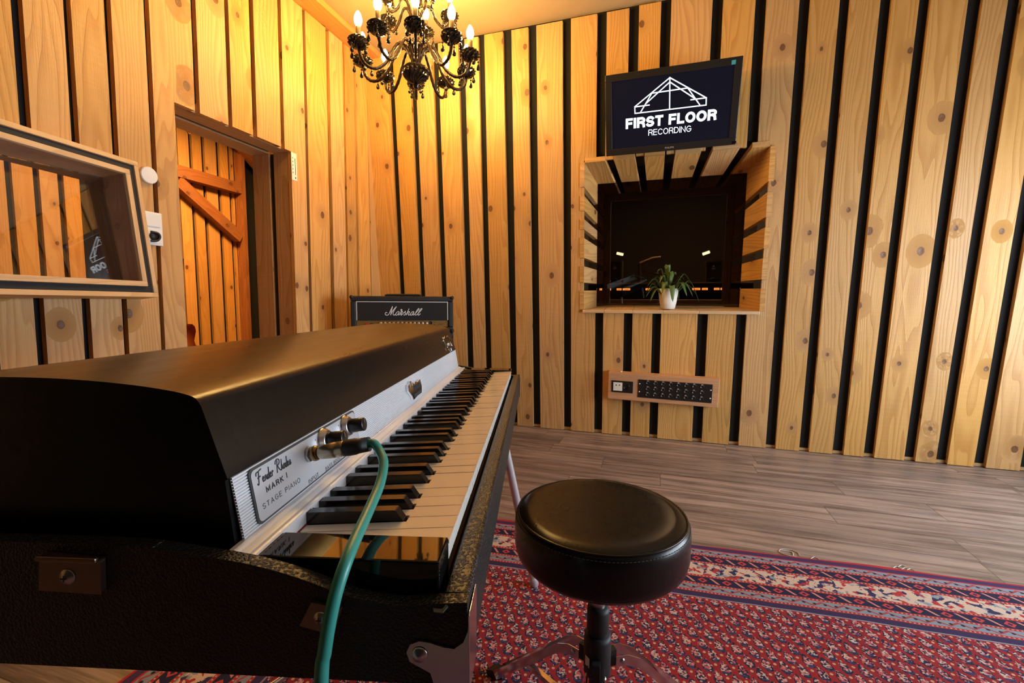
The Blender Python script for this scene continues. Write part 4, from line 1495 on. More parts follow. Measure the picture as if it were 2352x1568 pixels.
# ------------------------------------------------------------------ electric piano
PA = horiz(1231)                                # along the keyboard, away from the camera
PD = V((-PA.y, PA.x, 0))                        # towards the back of the piano
P0 = V((-.05449, .38642, .74639))               # front edge of the lowest white key
def Pp(t, s, h):
    return P0 + PA * t + PD * s + UP * h
def Psh(px, py, t):
    p = hit(px, py, Pp(t, 0, 0), PA) - P0
    return p.dot(PD), p.z
T0, T1 = -.057, 1.065
HB = -.086
pn = thing('electric_piano', 'black stage electric piano with a domed lid and silver front panel', 'piano', V((Pp(.5, .26, 0).x, Pp(.5, .26, 0).y, RTH * 0)))
top_prof = [(-.0245, -.018), (-.005, -.0195), (.03, -.0225), (.06, -.0185), (.08, -.0125), (.115, -.001), (.15, .007), (.19, .0125), (.22, .016), (.26, .018), (.555, .018)]
tp = [(p.x, p.y) for p in [V((a, c, 0)) for a, c in top_prof]]
tps = []
vs = spline([V((a, c, 0)) for a, c in top_prof], 4)
tps = [(p.x, p.y) for p in vs]
def endpanel(t, w):
    b = MB()
    b.prism([Pp(t, a, c) for a, c in tps] + [Pp(t, .555, HB), Pp(t, -.0245, HB)], PA * w)
    return b
case = endpanel(T0, .0125).build('end_panel', TOLEX, pn, bevel=.003, seg=3)
endpanel(T1 - .0125, .0125).build('end_panel', TOLEX, pn, bevel=.003, seg=3)
b = MB()
ti, tj = T0 + .0127, T1 - .0127
b.prism([Pp(ti, a, c) for a, c in ((-.0245, -.018), (-.004, -.0185), (-.004, -.060), (.16, -.060), (.16, -.012), (.555, -.012), (.555, HB), (-.0245, HB))], PA * (tj - ti))
b.build('base_case', TOLEX, pn, bevel=.0035, seg=3)
# lid
corner = spline([V((a, c, 0)) for a, c in ((.1985, .1235), (.2030, .1300), (.212, .1335), (.227, .1365), (.2555, .1403), (.2936, .1435), (.3322, .1452), (.37, .1455), (.41, .1445), (.46, .140), (.50, .133), (.525, .126), (.538, .117), (.545, .104), (.550, .05))], 3)
full = [(.1790, .0622)] + [(p.x, p.y) for p in corner] + [(.552, -.0105), (.1735, -.0105), (.1815, .0617)]
LT0, LT1 = -.0300, 1.0440
b = MB(); b.prism([Pp(LT0, a, c) for a, c in full], PA * (LT1 - LT0)); lid = b.build('lid', LID, pn, bevel=.008, seg=4)
for poly in lid.data.polygons:
    poly.use_smooth = len(poly.vertices) == 4
# ribbed silver panel (ribs run along the keyboard)
QB, QT = V((.1700, .0080, 0)), V((.1790, .0622, 0))
qe = (QT - QB); QL = qe.length; qe.normalize()
qn = V((-qe.y, qe.x, 0))
if qn.x > 0:
    qn = -qn
def Qp(t, e, n=0.0):
    a = QB + qe * e + qn * n
    return Pp(t, a.x, a.y)
prof = []
nr = 21
for i in range(nr):
    e0 = QL * i / nr
    w = QL / nr
    prof += [(e0, -.0017), (e0 + w * .14, -.0002), (e0 + w * .3, 0), (e0 + w * .62, .0), (e0 + w * .78, -.0002), (e0 + w * .92, -.0017)]
PT0, PT1 = -.0250, 1.0430
b = MB()
pr = [Qp(PT0, e, n) for e, n in prof] + [Qp(PT0, QL, -.0022), Qp(PT0, 0, -.0022)]
b.prism(pr, PA * (PT1 - PT0)); b.build('ribbed_panel', ALU, pn)
# white ledge above the keys
b = MB()
led_ = [(.1730, .0078), (.1690, .0078), (.1665, .0072), (.1645, .0058), (.1570, .0046), (.1535, .0050), (.1512, .0046), (.1500, .0030), (.1500, -.0085), (.1540, -.0085), (.1540, -.0100), (.1730, -.0100)]
b.prism([Pp(-.041, a, c) for a, c in led_], PA * (1.049 + .041)); b.build('ledge', ALU, pn)
b = MB(); b.box(Pp(0, .1495, -.0150), PA * 1.010, PD * .006, UP * .0062); b.build('felt_strip', FELT, pn)
# cheek blocks
for t, w in ((-.0405, .0400), (1.0110, .0400)):
    b = MB(); b.box(Pp(t, .0005, -.0595), PA * w, PD * .149, UP * .0630); b.build('cheek_block', GLOSSBLK, pn, bevel=.0018)
# name plate
NPT0, NPT1 = -.0065, .2265
b = MB()
rc, e0, e1 = .0055, .0022, .0532
poly = []
for (ct, ce, a0) in ((NPT1 - rc, e1 - rc, 0), (NPT0 + rc, e1 - rc, 90), (NPT0 + rc, e0 + rc, 180), (NPT1 - rc, e0 + rc, 270)):
    for k in range(6):
        a = math.radians(a0 + k * 18)
        poly.append((ct + rc * math.cos(a), ce + rc * math.sin(a)))
b.prism([Qp(t, e, .0003) for t, e in poly], Qp(0, 0, .0015) - Qp(0, 0, .0003))
npl = b.build('name_plate', plain('plate_border', (.05, .05, .055), .4), pn)
cen = ((NPT0 + NPT1) / 2, (e0 + e1) / 2)
sx_, sy_ = 1 - .0036 / (NPT1 - NPT0), 1 - .0040 / (e1 - e0)
b = MB(); b.prism([Qp(cen[0] + (t - cen[0]) * sx_, cen[1] + (e - cen[1]) * sy_, .0016) for t, e in poly], Qp(0, 0, .0020) - Qp(0, 0, .0016)); b.build('plate_face', PLATE, npl)
et = PA
ee = (Qp(0, 1) - Qp(0, 0)).normalized()
tx = lambda body, t, e, h, w, **k: text('lettering', body, INK, npl, Qp(t + .0055, e, .0021), et, ee, h, w, lift=.00005, **k)
tx('MARK', .0062, .0256, .0054, .0285, bold=.19, gap=.28)
tx('I', .0405, .0262, .0054, None, bold=.22)
tx('STAGE PIANO', -.0030, .0135, .0050, .0650, bold=.10, gap=.34)
tx('INPUT', .0770, .0048, .0046, .0225, bold=.11, gap=.26)
tx('BASS BOOST', .1165, .0045, .0044, .0440, bold=.11, gap=.24)
tx('VOLUME', .1740, .0045, .0044, .0280, bold=.11, gap=.24)
for kt in (.1300, .1915):
    for a, n in ((200, '2'), (150, '4'), (100, '6'), (50, '8'), (0, '10')):
        a = math.radians(a)
        tx(n, kt - .0055 + .0205 * math.cos(a) - .0008, .0385 + .0160 * math.sin(a) * .80 - .001, .0022, None, bold=.15)
# cursive maker's name
GL = {'F': (.62, [[(.02, .12), (.10, .0), (.18, .10), (.36, .92)], [(.02, .70), (.08, .92), (.34, .96), (.72, 1.04)], [(.14, .50), (.30, .52), (.50, .56)]]),
      'R': (.66, [[(.10, .0), (.20, .45), (.34, .95)], [(.02, .72), (.14, .96), (.40, 1.04), (.62, .92), (.56, .66), (.26, .50)], [(.30, .50), (.46, .20), (.66, .02)]]),
      'i': (.22, [[(.0, .0), (.10, .44), (.08, .05), (.20, .06)]]), 'e': (.30, [[(.0, .16), (.20, .30), (.14, .44), (.03, .26), (.08, .03), (.26, .10)]]),
      'n': (.36, [[(.02, .0), (.10, .44)], [(.05, .20), (.22, .44), (.24, .08), (.34, .05)]]), 'd': (.36, [[(.22, .38), (.08, .36), (.02, .10), (.12, .02), (.24, .30), (.36, .95), (.24, .08), (.34, .05)]]),
      'r': (.26, [[(.02, .0), (.10, .44), (.18, .34), (.26, .42)]]), 'h': (.36, [[(.02, .0), (.22, .95)], [(.07, .22), (.22, .42), (.22, .08), (.34, .05)]]),
      'o': (.32, [[(.14, .42), (.02, .20), (.10, .02), (.24, .16), (.16, .42), (.32, .38)]]), 's': (.30, [[(.0, .06), (.18, .44), (.20, .12), (.06, .0), (.22, .06), (.30, .10)]])}
def cursive(word, b, fn, t, e, size, r):
    for chr_ in word:
        w, ss = GL[chr_]
        sc = size if chr_ in 'FR' else size * .92
        b.strokes(ss, lambda x, y, t=t, sc=sc: fn(t + x * sc, e + y * sc), r, 5, 4)
        t += w * sc + (size * .05 if chr_ in 'FR' else 0)
    return t
b = MB()
tt = cursive('Fender', b, lambda x, y: Qp(x, y, .0022), .0015, .0365, .0120, .00055)
cursive('Rhodes', b, lambda x, y: Qp(x, y, .0022), tt + .0045, .0365, .0120, .00055)
b.build('script_lettering', INK, npl)
qnw = (Qp(0, 0, 1) - Qp(0, 0, 0)).normalized()
# knobs
for kt in (.1300, .1915):
    c = Qp(kt, .0385, .0021)
    b = MB(); b.lathe([(.0150, 0), (.0150, .0015), (.0138, .0022), (.0120, .0065), (.0105, .0072), (.0, .0073)], c, 32, qnw); kb = b.build('knob_skirt', STEEL, npl)
    b = MB(); b.lathe([(.0086, .0074), (.0090, .010), (.0086, .0250), (.0078, .0262), (.0066, .0258), (.0, .0258)], c, 28, qnw, bump=lambda i, j: .03 if j % 2 and i in (1, 2) else 0); b.build('knob', BLKPLASTIC, npl)
    b = MB(); b.box(c + qnw * .0264 - PA * .0006 + ee * .001, PA * .0012, ee * .006, qnw * .0004); b.build('knob_pointer', STEEL, npl)
jc = Qp(.0925, .0345, .0021)
b = MB(); b.lathe([(.0085, 0), (.0085, .003), (.006, .0032), (.006, .005), (.0, .005)], jc, 6, qnw, smooth=False); b.build('input_socket', STEEL, npl)
# chrome badge on the panel
bdg = [(.478, .040), (.489, .043), (.490, .033), (.497, .046), (.503, .046), (.504, .034), (.512, .041), (.520, .036), (.530, .040), (.545, .036), (.568, .039), (.572, .024), (.566, .013), (.500, .008), (.494, .016), (.486, .022), (.476, .030)]
b = MB(); b.prism([Qp(t, e, .0004) for t, e in bdg], Qp(0, 0, .005) - Qp(0, 0, .0004)); bd = b.build('badge', CHROME, pn, bevel=.0012)
b = MB()
for t in (.512, .522, .532, .542, .552):
    b.strokes([[(t, .023), (t + .003, .033), (t + .005, .024), (t + .008, .033)]], lambda x, y: Qp(x, y, .0053), .0007, 5)
b.box(Qp(.506, .0105, .0052), PA * .056, ee * .007, qnw * .0004)
b.build('badge_inlay', INK, bd)
# script badge on the lid front
def Fq(t, s0, h0):
    return Pp(t, s0, h0)
lf0, lf1 = V((.1790, .0622, 0)), V((.1985, .1235, 0))
ld_ = (lf1 - lf0); ll_ = ld_.length; ld_.normalize()
lnn = V((-ld_.y, ld_.x, 0))
if lnn.x > 0: lnn = -lnn
def Lq(t, e, n=.0009):
    a = lf0 + ld_ * e + lnn * n
    return Pp(t, a.x, a.y)
b = MB()
for st in ([(.895, .020), (.905, .010), (.912, .030), (.920, .045), (.915, .050), (.905, .040), (.925, .030), (.935, .014), (.925, .008)],
           [(.938, .020), (.945, .030), (.950, .018), (.956, .030), (.962, .018), (.968, .030), (.974, .018), (.985, .028)],
           [(.955, .052), (.970, .046), (.985, .050), (1.0, .040)], [(.950, .010), (.955, .000)], [(.975, .012), (.978, .002)],
           [(.930, .046), (.940, .052)], [(.985, .018), (.995, .030), (1.002, .016)]):
    b.strokes([st], lambda x, y: Lq(x, y), .0011, 5)
b.build('script_badge', CHROME, pn)
# keys
KW = .0235
def wtop(s): return -.068 * s
NAT = ['E', 'F', 'G', 'A', 'B', 'C', 'D']
nats = [NAT[i % 7] for i in range(43)]
SHIFT = {'F': -.0028, 'G': 0.0, 'A': .0028, 'C': -.0022, 'D': .0022}
blk = []
for i in range(42):
    if nats[i] in SHIFT:
        blk.append((i, (i + 1) * KW + SHIFT[nats[i]]))
bl = {i: c for i, c in blk}
BWID = .0108
rk = random.Random(5)
for i in range(43):
    g = .0006
    tA, tB = i * KW + g, (i + 1) * KW - g
    l_ = bl.get(i - 1)
    r_ = bl.get(i)
    tl = (l_ + BWID / 2 + .0012) if l_ else tA
    tr = (r_ - BWID / 2 - .0012) if r_ else tB
    S0, S1, SF = .0, .149, .0495
    dz = rk.uniform(-.0004, .0004)
    pts = [(tA, S0), (tB, S0), (tB, SF)]
    if r_: pts.append((tr, SF))
    pts += [(tr, S1), (tl, S1)]
    if l_: pts.append((tl, SF))
    pts.append((tA, SF))
    b = MB()
    b.prism([Pp(t, s, wtop(s) + dz) for t, s in pts], UP * -.0035)
    b.box(Pp(tA, S0 + .0008, -.0185 + dz), PA * (tB - tA), PD * .0018, UP * .0149)
    b.build('white_key', IVORY, pn, bevel=.0008)
KB = plain('black_key_plastic', (.008, .008, .0085), .16)
for i, c in blk:
    h0 = .0115
    sec = [(.0520, -.0052), (.0535, wtop(.0535) + .0012), (.0600, wtop(.06) + h0 - .0006), (.0612, wtop(.061) + h0), (.149, wtop(.149) + h0 + .001), (.149, -.0160), (.0520, -.0160)]
    b = MB(); b.prism([Pp(c - BWID / 2, s, h) for s, h in sec], PA * BWID); b.build('black_key', KB, pn, bevel=.0011)
b = MB(); b.box(Pp(.0, .004, -.0590), PA * 1.010, PD * .145, UP * .020); b.build('key_bed', plain('key_wood', (.30, .17, .07), .6), pn)
# case hardware on the near end
HWM = plain('worn_chrome', (.26, .19, .15), .34, 1.0)
def E(s, h, n=0.0): return Pp(T0 - n, s, h)
def hw(name, poly, th, screw, sr):
    b = MB(); b.prism([E(s, h, .0004) for s, h in poly], PA * -th)
    o = b.build(name, HWM, pn, bevel=.0022, seg=3)
    b = MB(); b.lathe([(sr * 1.5, 0), (sr * 1.4, .0007), (sr, .0010), (sr * .8, .0022), (.0, .0026)], E(screw[0], screw[1], th + .0006), 18, -PA); sc = b.build('screw', STEEL, o)
    b = MB()
    b.box(E(screw[0] - sr * .6, screw[1] - sr * .12, th + .0034), PD * sr * 1.2, UP * sr * .24, PA * -.0003)
    b.box(E(screw[0] - sr * .12, screw[1] - sr * .6, th + .0034), PD * sr * .24, UP * sr * 1.2, PA * -.0003)
    b.build('screw_slot', INK, sc)
    return o
lat = hw('catch_plate', [(.312, .0115), (.262, .0085), (.263, -.0200), (.315, -.0185)], .0045, (.2898, -.0062), .0042)
b = MB(); b.box(E(.262, .0075, .0052), PD * .0495, UP * .004, PA * -.004); b.build('catch_lip', HWM, lat, bevel=.0012)
hw('catch_tab', [(.0955, -.0205), (.1055, -.0400), (.079, -.0465), (.072, -.0250)], .0030, (.0885, -.0330), .0036)
# chrome corner guard
b = MB()
cp = []
for k in range(13):
    a = math.radians(90 + k * 15)
    cp.append((.0125 + .0095 * math.cos(a) * -1, -.0605 + .0105 * math.sin(a)))
gpoly = [(-.0262, -.030), (-.0250, -.040), (-.0215, -.0490), (-.0145, -.0545), (-.0060, -.0535), (.004, -.0505), (.0125, -.0495), (.0195, -.0525), (.0225, -.0590), (.0200, -.0665), (.0125, -.0705), (.004, -.0750), (.000, -.0890), (-.0262, -.0890)]
b.prism([E(s, h, .0006) for s, h in gpoly], PA * -.0014)
b.box(Pp(T0 - .0020, -.0252, -.0890), PA * .040, PD * -.0014, UP * .062)
b.box(Pp(T0 - .0020, -.0266, -.0890), PA * .040, PD * .050, UP * .0014)
cg = b.build('corner_guard', CHROME, pn, bevel=.0006)
b = MB(); b.lathe([(.0062, 0), (.0056, .001), (.0042, .0012), (.003, .0026), (0, .003)], E(.0122, -.0600, .0026), 18, -PA); b.build('screw', STEEL, cg)
b = MB(); b.box(Pp(T1 + .0006, -.0252, -.0890), PA * -.040, PD * -.0014, UP * .062); b.build('corner_guard', CHROME, pn, bevel=.0006)
# worn patch at the corner
b = MB(); b.prism([E(.004, -.0215, -.004), E(-.004, -.0205, -.004), E(-.010, -.0215, .0012), E(-.006, -.0265, .0012), E(.001, -.0260, .0012)], UP * .0012 - PA * .0004); b.build('torn_edge', plain('bare_wood_fibre', (.30, .36, .32), .9), pn)
# legs
LEGM = plain('grey_steel_tube', (.66, .63, .65), .32, .55)
for tip, toe in ((Pp(.93, .04, HB), floor_at(1228, 1345, RTH)), (Pp(.06, .05, HB), Pp(-.02, .0, 0) + V((.02, -.05, 0))), (Pp(.06, .50, HB), Pp(-.06, .60, 0)), (Pp(.95, .50, HB), Pp(1.08, .60, 0))):
    toe = V((toe.x, toe.y, RTH + .002 if (V((toe.x, toe.y, 0)) - RO).dot(RE) > 0 else .002))
    d = (tip - toe).normalized()
    b = MB(); b.tube([toe + d * .03, tip - d * .001], .0125, 14); lg = b.build('leg', LEGM, pn)
    b = MB(); b.lathe([(.0, 0), (.012, .0), (.0145, .004), (.0142, .034), (.0126, .036)], toe, 14, d); b.build('rubber_foot', RUBBER if tip.y < 1.0 else LEGM, lg)
    b = MB(); b.lathe([(.03, 0), (.03, .006), (.016, .010), (.016, .03)], tip - UP * .0004, 18, -UP); b.build('leg_socket', STEEL, lg)
b = MB(); b.tube([Pp(.045, .485, -.40), Pp(.60, .49, -.66), Pp(.955, .50, -.30)], .007, 8); b.build('cross_brace', STEEL, pn)

# ------------------------------------------------------------------ instrument cable
cb = thing('instrument_cable', 'green instrument cable plugged into the piano front panel', 'cable', V((-.16, .25, RTH)))
pe = hit(845, 1020, Pp(.093, 0, 0), PA)
pdir = (pe - jc).normalized()
PLN = (pe - jc).length
def pl_at(f): return jc + pdir * (.0055 + (PLN - .0055) * f)
b = MB(); b.lathe([(.0035, -.0005), (.0080, .0), (.0086, .002), (.0080, .005), (.0068, .006)], pl_at(0.0), 24, pdir); b.build('plug_collar', plain('brass_collar', (.30, .21, .10), .3, 1.0), cb)
b = MB(); b.lathe([(.0060, .0062), (.0075, .009), (.0084, .020), (.0086, .026), (.0080, .027), (.0086, .0285), (.0080, .030), (.0087, .0315), (.0082, .033), (.0088, .0345), (.0082, .036)], pl_at(0), 24, pdir); b.build('plug_barrel', BRONZE, cb)
blen = PLN - .0055
b = MB(); b.lathe([(.0086, .0362), (.0090, .040), (.0090, .048), (.0082, .052), (.0078, .064), (.0072, blen - .004), (.0060, blen), (.0, blen)], pl_at(0), 24, pdir); b.build('plug_boot', RUBBER, cb)
cpts = [pl_at(.93), pl_at(1.0) + pdir * .006]
for (x, y), t in (((871, 1035), .088), ((881, 1062), .072), ((873, 1110), .045), ((850, 1165), .008), ((820, 1230), -.038), ((795, 1290), -.068), ((772, 1360), -.082), ((756, 1430), -.088), ((745, 1500), -.090), ((738, 1568), -.092)):
    s_, h_ = Psh(x, y, t)
    cpts.append(Pp(t, s_, h_))
last = cpts[-1]
cpts += [last + V((-.004, -.004, -.12)), V((last.x - .01, last.y - .01, .30)), V((last.x - .02, last.y + .0, .08)), V((last.x - .06, last.y + .03, RTH + .0075)), V((last.x - .25, last.y + .12, RTH + .0075)), V((last.x - .45, last.y + .05, RTH + .0075))]
b = MB(); b.tube(spline(cpts, 8), .0049, 12); b.build('cord', plain('teal_cable', (.035, .30, .255), .38), cb)

# ------------------------------------------------------------------ drum stool
SCN = V((.1782, .8775, 0))
st = thing('drum_stool', 'round black leather drum stool with chrome tripod legs on the rug', 'stool', SCN + UP * RTH)
leather = NT('black_leather')
tcs = leather.n('ShaderNodeTexCoord').outputs['Object']
w1 = leather.noise(tcs, 26.0, 5.0, .62, .8)
vor = leather.n('ShaderNodeTexVoronoi', feature='DISTANCE_TO_EDGE')
leather.put(vor.inputs['Vector'], tcs); vor.inputs['Scale'].default_value = 60.0
crk = leather.smooth(vor.outputs['Distance'], .0, .06)
leather.principled((.008, .007, .0065), leather.add(.24, leather.mul(w1, .08)), 0.0, leather.bump(leather.add(leather.mul(leather.noise(tcs, 140.0, 4.0, .6, .6), .35), leather.mul(crk, .02)), .12, .002), Specular_IOR_Level=.32)
ST = .55
sp1 = [(.0, ST - .004), (.06, ST - .0035), (.115, ST - .001), (.140, ST), (.152, ST - .0015), (.160, ST - .006)]
b = MB(); b.lathe(sp1[::-1], SCN, 72); b.build('seat_top', leather.m, st)
b = MB(); b.lathe([(.0, ST - .100), (.135, ST - .100), (.158, ST - .096), (.166, ST - .086), (.170, ST - .070), (.1705, ST - .030), (.1695, ST - .018), (.1655, ST - .010), (.1605, ST - .0062), (.150, ST - .0090), (.0, ST - .0150)], SCN, 72)
b.build('seat_band', leather.m, st)
b = MB()
pts = [SCN + V((math.cos(a) * .1635, math.sin(a) * .1635, ST - .0072)) for a in [2 * math.pi * k / 96 for k in range(97)]]
b.tube(pts, .0022, 6); b.build('seat_piping', leather.m, st)
b = MB()
for k in range(150):
    a = 2 * math.pi * k / 150
    c = SCN + V((math.cos(a) * .1688, math.sin(a) * .1688, ST - .0150))
    tdir = V((-math.sin(a), math.cos(a), 0))
    b.tube([c - tdir * .0022, c + tdir * .0022], .0006, 4)
b.build('stitching', plain('grey_thread', (.10, .10, .10), .7), st)
b = MB()
zs = [.300 + i * .004 for i in range(38)]
b.lathe([(.0125 + (.0015 if i % 2 else 0), z) for i, z in enumerate(zs)] , SCN, 16); b.build('threaded_spindle', STEEL, st)
b = MB(); b.lathe([(.05, ST - .1005), (.05, ST - .106), (.018, ST - .110), (.018, ST - .118)], SCN, 24); b.build('seat_mount', STEEL, st)
b = MB(); b.lathe([(.0130, .345), (.0215, .343), (.0225, .335), (.0225, .295), (.0205, .290), (.0205, .262)], SCN, 24); b.build('spindle_sleeve', RUBBER, st)
b = MB(); b.lathe([(.0195, .286), (.0265, .284), (.0275, .276), (.0275, .205), (.0255, .200), (.0165, .198), (.0165, .09), (.0, .088)], SCN, 24); b.build('collar', RUBBER, st)
b = MB(); b.box(SCN + V((-.0262, -.012, .228)), V((.006, -.0115, 0)), V((-.0004, -.0003, 0)), UP * .020); b.build('collar_label', WHITE, st)
for az in (136, 16, 256):
    a = math.radians(az)
    d = V((math.cos(a), math.sin(a), 0)); sd = V((-d.y, d.x, 0))
    def sp(r, z, y=0.0): return SCN + d * r + sd * y + UP * z
    path = [(.034, .228), (.062, .226), (.090, .212), (.285, .030)]
    lg = None
    for y in (-.0175, .0155):
        hw_ = .011
        top = [(r, z + hw_) for r, z in path]; bot = [(r, z - hw_) for r, z in path]
        top[-1] = (path[-1][0] + .006, path[-1][1] + .008); bot[-1] = (path[-1][0] - .006, path[-1][1] - .008)
        b = MB()
        for k in range(3):
            b.prism([sp(*top[k], y), sp(*top[k + 1], y), sp(*bot[k + 1], y), sp(*bot[k], y)], sd * .002)
        if lg is None:
            b.prism([sp(.135, .1815, -.0155), sp(path[3][0], path[3][1] + .006, -.0155), sp(path[3][0], path[3][1] + .008, -.0155), sp(.135, .1835, -.0155)], sd * .031)
            lg = b.build('leg', CHROME, st)
        else:
            b.build('leg_strip', CHROME, lg)
    b = MB(); b.box(sp(.024, .212, -.0075), d * .016, sd * .0150, UP * .034); b.build('leg_bracket', RUBBER, lg)
    for y in (-.0180, .0180):
        b = MB(); b.lathe([(.0055, 0), (.0045, .002), (.0, .0026)], sp(.048, .228, y), 12, sd if y > 0 else -sd); b.build('rivet', STEEL, lg)
    b = MB()
    b.prism([sp(.020, .100, -.006), sp(.195, .112, -.006), sp(.195, .100, -.006), sp(.020, .088, -.006)], sd * .012); b.build('brace', CHROME, lg)
    b = MB(); b.prism([sp(.270, .046, -.0135), sp(.296, .034, -.0135), sp(.322, RTH + .012, -.0135), sp(.318, RTH + .0005, -.0135), sp(.290, RTH + .0005, -.0135), sp(.262, .030, -.0135)], sd * .027); b.build('rubber_foot', RUBBER, lg, bevel=.004)

# ------------------------------------------------------------------ guitar amplifier head on its cabinet
MD = V((.98, .20, 0)).normalized()
MBK = V((-MD.y, MD.x, 0))
r0 = ray(804, 679)
MO = C0 + r0 * (2.96 / (V((r0.dot(cam2w(V((1, 0, 0)))), r0.dot(cam2w(V((0, 1, 0)))), r0.dot(cam2w(V((0, 0, 1)))))).z))
MW, MH, MDP = .668, .241, .19
MZ1 = MO.z
MZ0 = MZ1 - MH
def Mp(x, z, y=0.0):
    return V((MO.x, MO.y, 0)) + MD * x + MBK * y + UP * z
hd = thing('amplifier_head', 'black guitar amplifier head with white script lettering in the room corner', 'amplifier', Mp(MW / 2, MZ0, .1))
b = MB()
b.box(Mp(0, MZ0, 0), MD * MW, UP * .034, MBK * MDP, MD)
b.box(Mp(0, MZ1 - .034, 0), MD * MW, UP * .034, MBK * MDP, MD)
b.box(Mp(0, MZ0 + .034, 0), MD * .034, UP * (MH - .068), MBK * MDP)
b.box(Mp(MW - .034, MZ0 + .034, 0), MD * .034, UP * (MH - .068), MBK * MDP)
b.box(Mp(.034, MZ0 + .034, .09), MD * (MW - .068), UP * (MH - .068), MBK * .02)
b.build('case', TOLEX2, hd, bevel=.008, seg=3)
fz1, fz0 = MZ1 - .034, MZ1 - .160
b = MB(); b.box(Mp(.036, fz0, .006), MD * (MW - .072), UP * (fz1 - fz0), MBK * .03); grl = b.build('grille_cloth', plain('black_grille', (.012, .012, .013), .85, bump=(500.0, .3, .001)), hd)
b = MB()
for (o, e1, e2) in ((Mp(.036, fz1 - .006, .004), MD * (MW - .072), UP * .0045), (Mp(.036, fz0, .004), MD * .0045, UP * (fz1 - fz0 - .006)), (Mp(MW - .0405, fz0, .004), MD * .0045, UP * (fz1 - fz0 - .006))):
    b.box(o, e1, e2, MBK * .0018)
b.build('piping', WHITE, hd)
b = MB(); b.box(Mp(.036, MZ0 + .036, .012), MD * (MW - .072), UP * (fz0 - MZ0 - .038), MBK * .03); gp_ = b.build('control_panel', GOLD, hd)
for x in [.190 + i * (.490 - .190) / 11 for i in range(12)]:
    kz = fz0 - .0205
    b = MB(); b.lathe([(.0095, 0), (.0095, .004), (.0085, .008), (.008, .017), (.006, .0185), (.0, .0186)], Mp(x, kz, .0119), 16, -MBK); b.build('knob', plain('cream_knob', (.70, .62, .52), .3, .3) if x < .191 else bpy.data.materials['cream_knob'], gp_)
for x, m_ in ((.102, plain('red_rocker', (.55, .03, .02), .4)), (.134, BLKPLASTIC)):
    b = MB(); b.box(Mp(x - .013, fz0 - .043, .0118), MD * .026, UP * .022, MBK * -.005); b.build('power_switch', m_, gp_, bevel=.001)
b = MB(); b.lathe([(.011, 0), (.011, .004), (.006, .005), (.006, .001), (.0, .001)], Mp(.516, fz0 - .018, .0119), 16, -MBK); b.build('input_jack', BLKPLASTIC, gp_)
b = MB()
for x, z in ((.540, .016), (.540, .030), (.345, .014)):
    b.lathe([(.003, 0), (.002, .002)], Mp(x, fz0 - z, .0119), 8, -MBK)
b.strokes([[(.565, -.034), (.580, -.022), (.585, -.034), (.595, -.026), (.615, -.020)]], lambda x, y: Mp(x, fz0 + y, .0112), .0006, 4)
b.build('panel_print', INK, gp_)
b = MB()
ms = [[(415, 440), (370, 425), (330, 460), (345, 515), (400, 535), (460, 505), (510, 420), (560, 310), (622, 180)], [(622, 180), (590, 310), (562, 420), (540, 528)],
      [(540, 528), (600, 400), (690, 280), (775, 188)], [(775, 188), (690, 330), (640, 440), (642, 510), (680, 530), (728, 495)],
      [(885, 395), (830, 388), (760, 450), (732, 510), (770, 535), (830, 480), (885, 398)], [(885, 398), (845, 490), (852, 530), (905, 480)],
      [(905, 480), (960, 375), (940, 325), (968, 300), (992, 330), (962, 375), (1012, 392), (962, 460), (936, 510), (960, 530), (1012, 480)],
      [(1012, 480), (1080, 420), (1128, 368), (1108, 420), (1118, 490), (1080, 530), (1042, 512)], [(1150, 528), (1205, 400), (1266, 268)], [(1168, 498), (1230, 400), (1280, 392), (1262, 440), (1232, 510), (1262, 530), (1306, 490)],
      [(1462, 395), (1405, 388), (1338, 450), (1308, 510), (1345, 535), (1405, 480), (1460, 398)], [(1460, 398), (1420, 490), (1428, 530), (1490, 480)],
      [(1490, 480), (1590, 380), (1662, 290), (1640, 268), (1590, 320), (1520, 440), (1500, 510), (1530, 530), (1592, 490)],
      [(1592, 490), (1700, 380), (1776, 290), (1754, 268), (1704, 320), (1634, 440), (1616, 510), (1644, 530), (1720, 465)]]
lx0, lz0 = .216, fz0 + .033
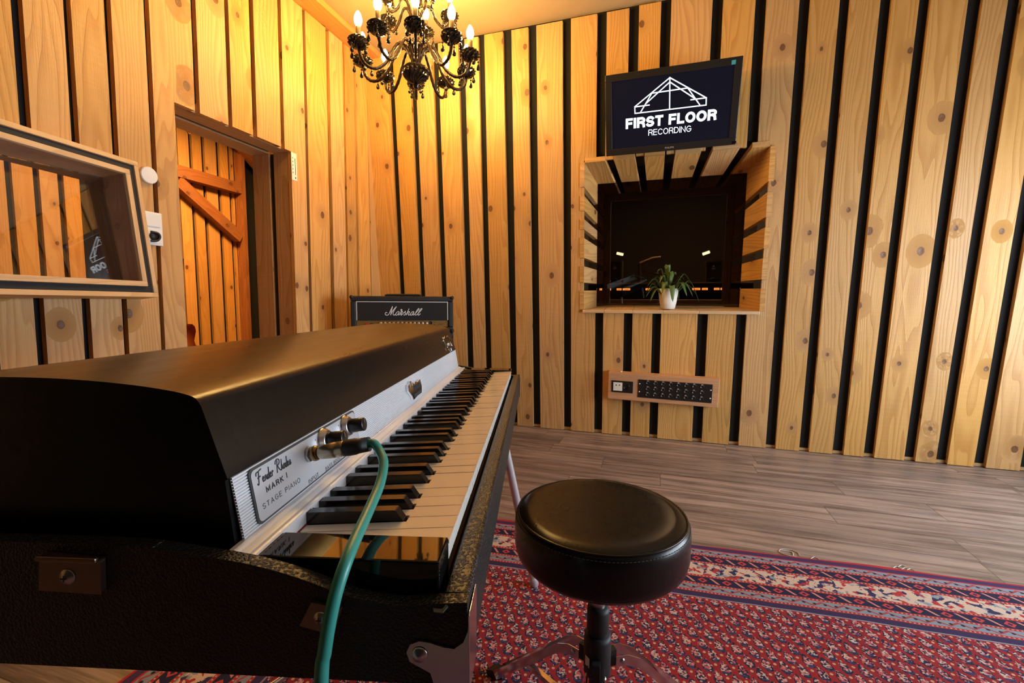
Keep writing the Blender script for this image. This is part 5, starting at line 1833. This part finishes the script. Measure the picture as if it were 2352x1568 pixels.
ksc = .242 / (1780 - 320)
b.strokes(ms, lambda x, y: Mp(lx0 + (x - 320) * ksc, lz0 + (535 - y) * ksc * 1.02, .0040), .0026, 6, 4)
b.build('script_lettering', WHITE, grl)
b = MB(); b.tube(spline([Mp(.215, MZ1 + .001, .09), Mp(.222, MZ1 + .006, .09), Mp(.25, MZ1 + .009, .09), Mp(.42, MZ1 + .009, .09), Mp(.448, MZ1 + .006, .09), Mp(.455, MZ1 + .001, .09)], 4), .008, 8); b.build('handle', RUBBER, hd)
for x in (.008, MW - .008):
    for z in (MZ0 + .008, MZ1 - .008):
        b = MB(); b.lathe([(.0, -.004), (.012, -.003), (.0125, .004), (.0, .006)], Mp(x, z, -.0008) , 12, -MBK); b.build('corner_cap', RUBBER, hd)
cbn = thing('speaker_cabinet', 'tall black speaker cabinet under the amplifier head behind the piano', 'speaker cabinet', Mp(MW / 2, 0, .15))
cz1 = MZ0 - .0065
b = MB()
b.box(Mp(0, .03, 0), MD * MW, UP * .03, MBK * .30, MD)
b.box(Mp(0, cz1 - .03, 0), MD * MW, UP * .03, MBK * .30, MD)
b.box(Mp(0, .06, 0), MD * .03, UP * (cz1 - .09), MBK * .30)
b.box(Mp(MW - .03, .06, 0), MD * .03, UP * (cz1 - .09), MBK * .30)
b.box(Mp(.03, .06, .26), MD * (MW - .06), UP * (cz1 - .09), MBK * .03)
b.build('case', TOLEX2, cbn, bevel=.006, seg=3)
b = MB(); b.box(Mp(.032, .062, .012), MD * (MW - .064), UP * (cz1 - .094), MBK * .02); b.build('grille_cloth', bpy.data.materials['black_grille'], cbn)
b = MB()
for x in (.06, MW - .06):
    for y in (.05, .25):
        b = MB(); b.lathe([(.02, 0), (.02, .0295), (.0, .0296)], Mp(x, .0004, y), 14); b.build('castor', RUBBER, cbn)
for x in (.06, MW - .06):
    for y in (.04, .15):
        b = MB(); b.lathe([(.012, 0), (.010, .0062), (.0, .0063)], Mp(x, cz1 + .0001, y), 12); b.build('rubber_foot', RUBBER, hd)
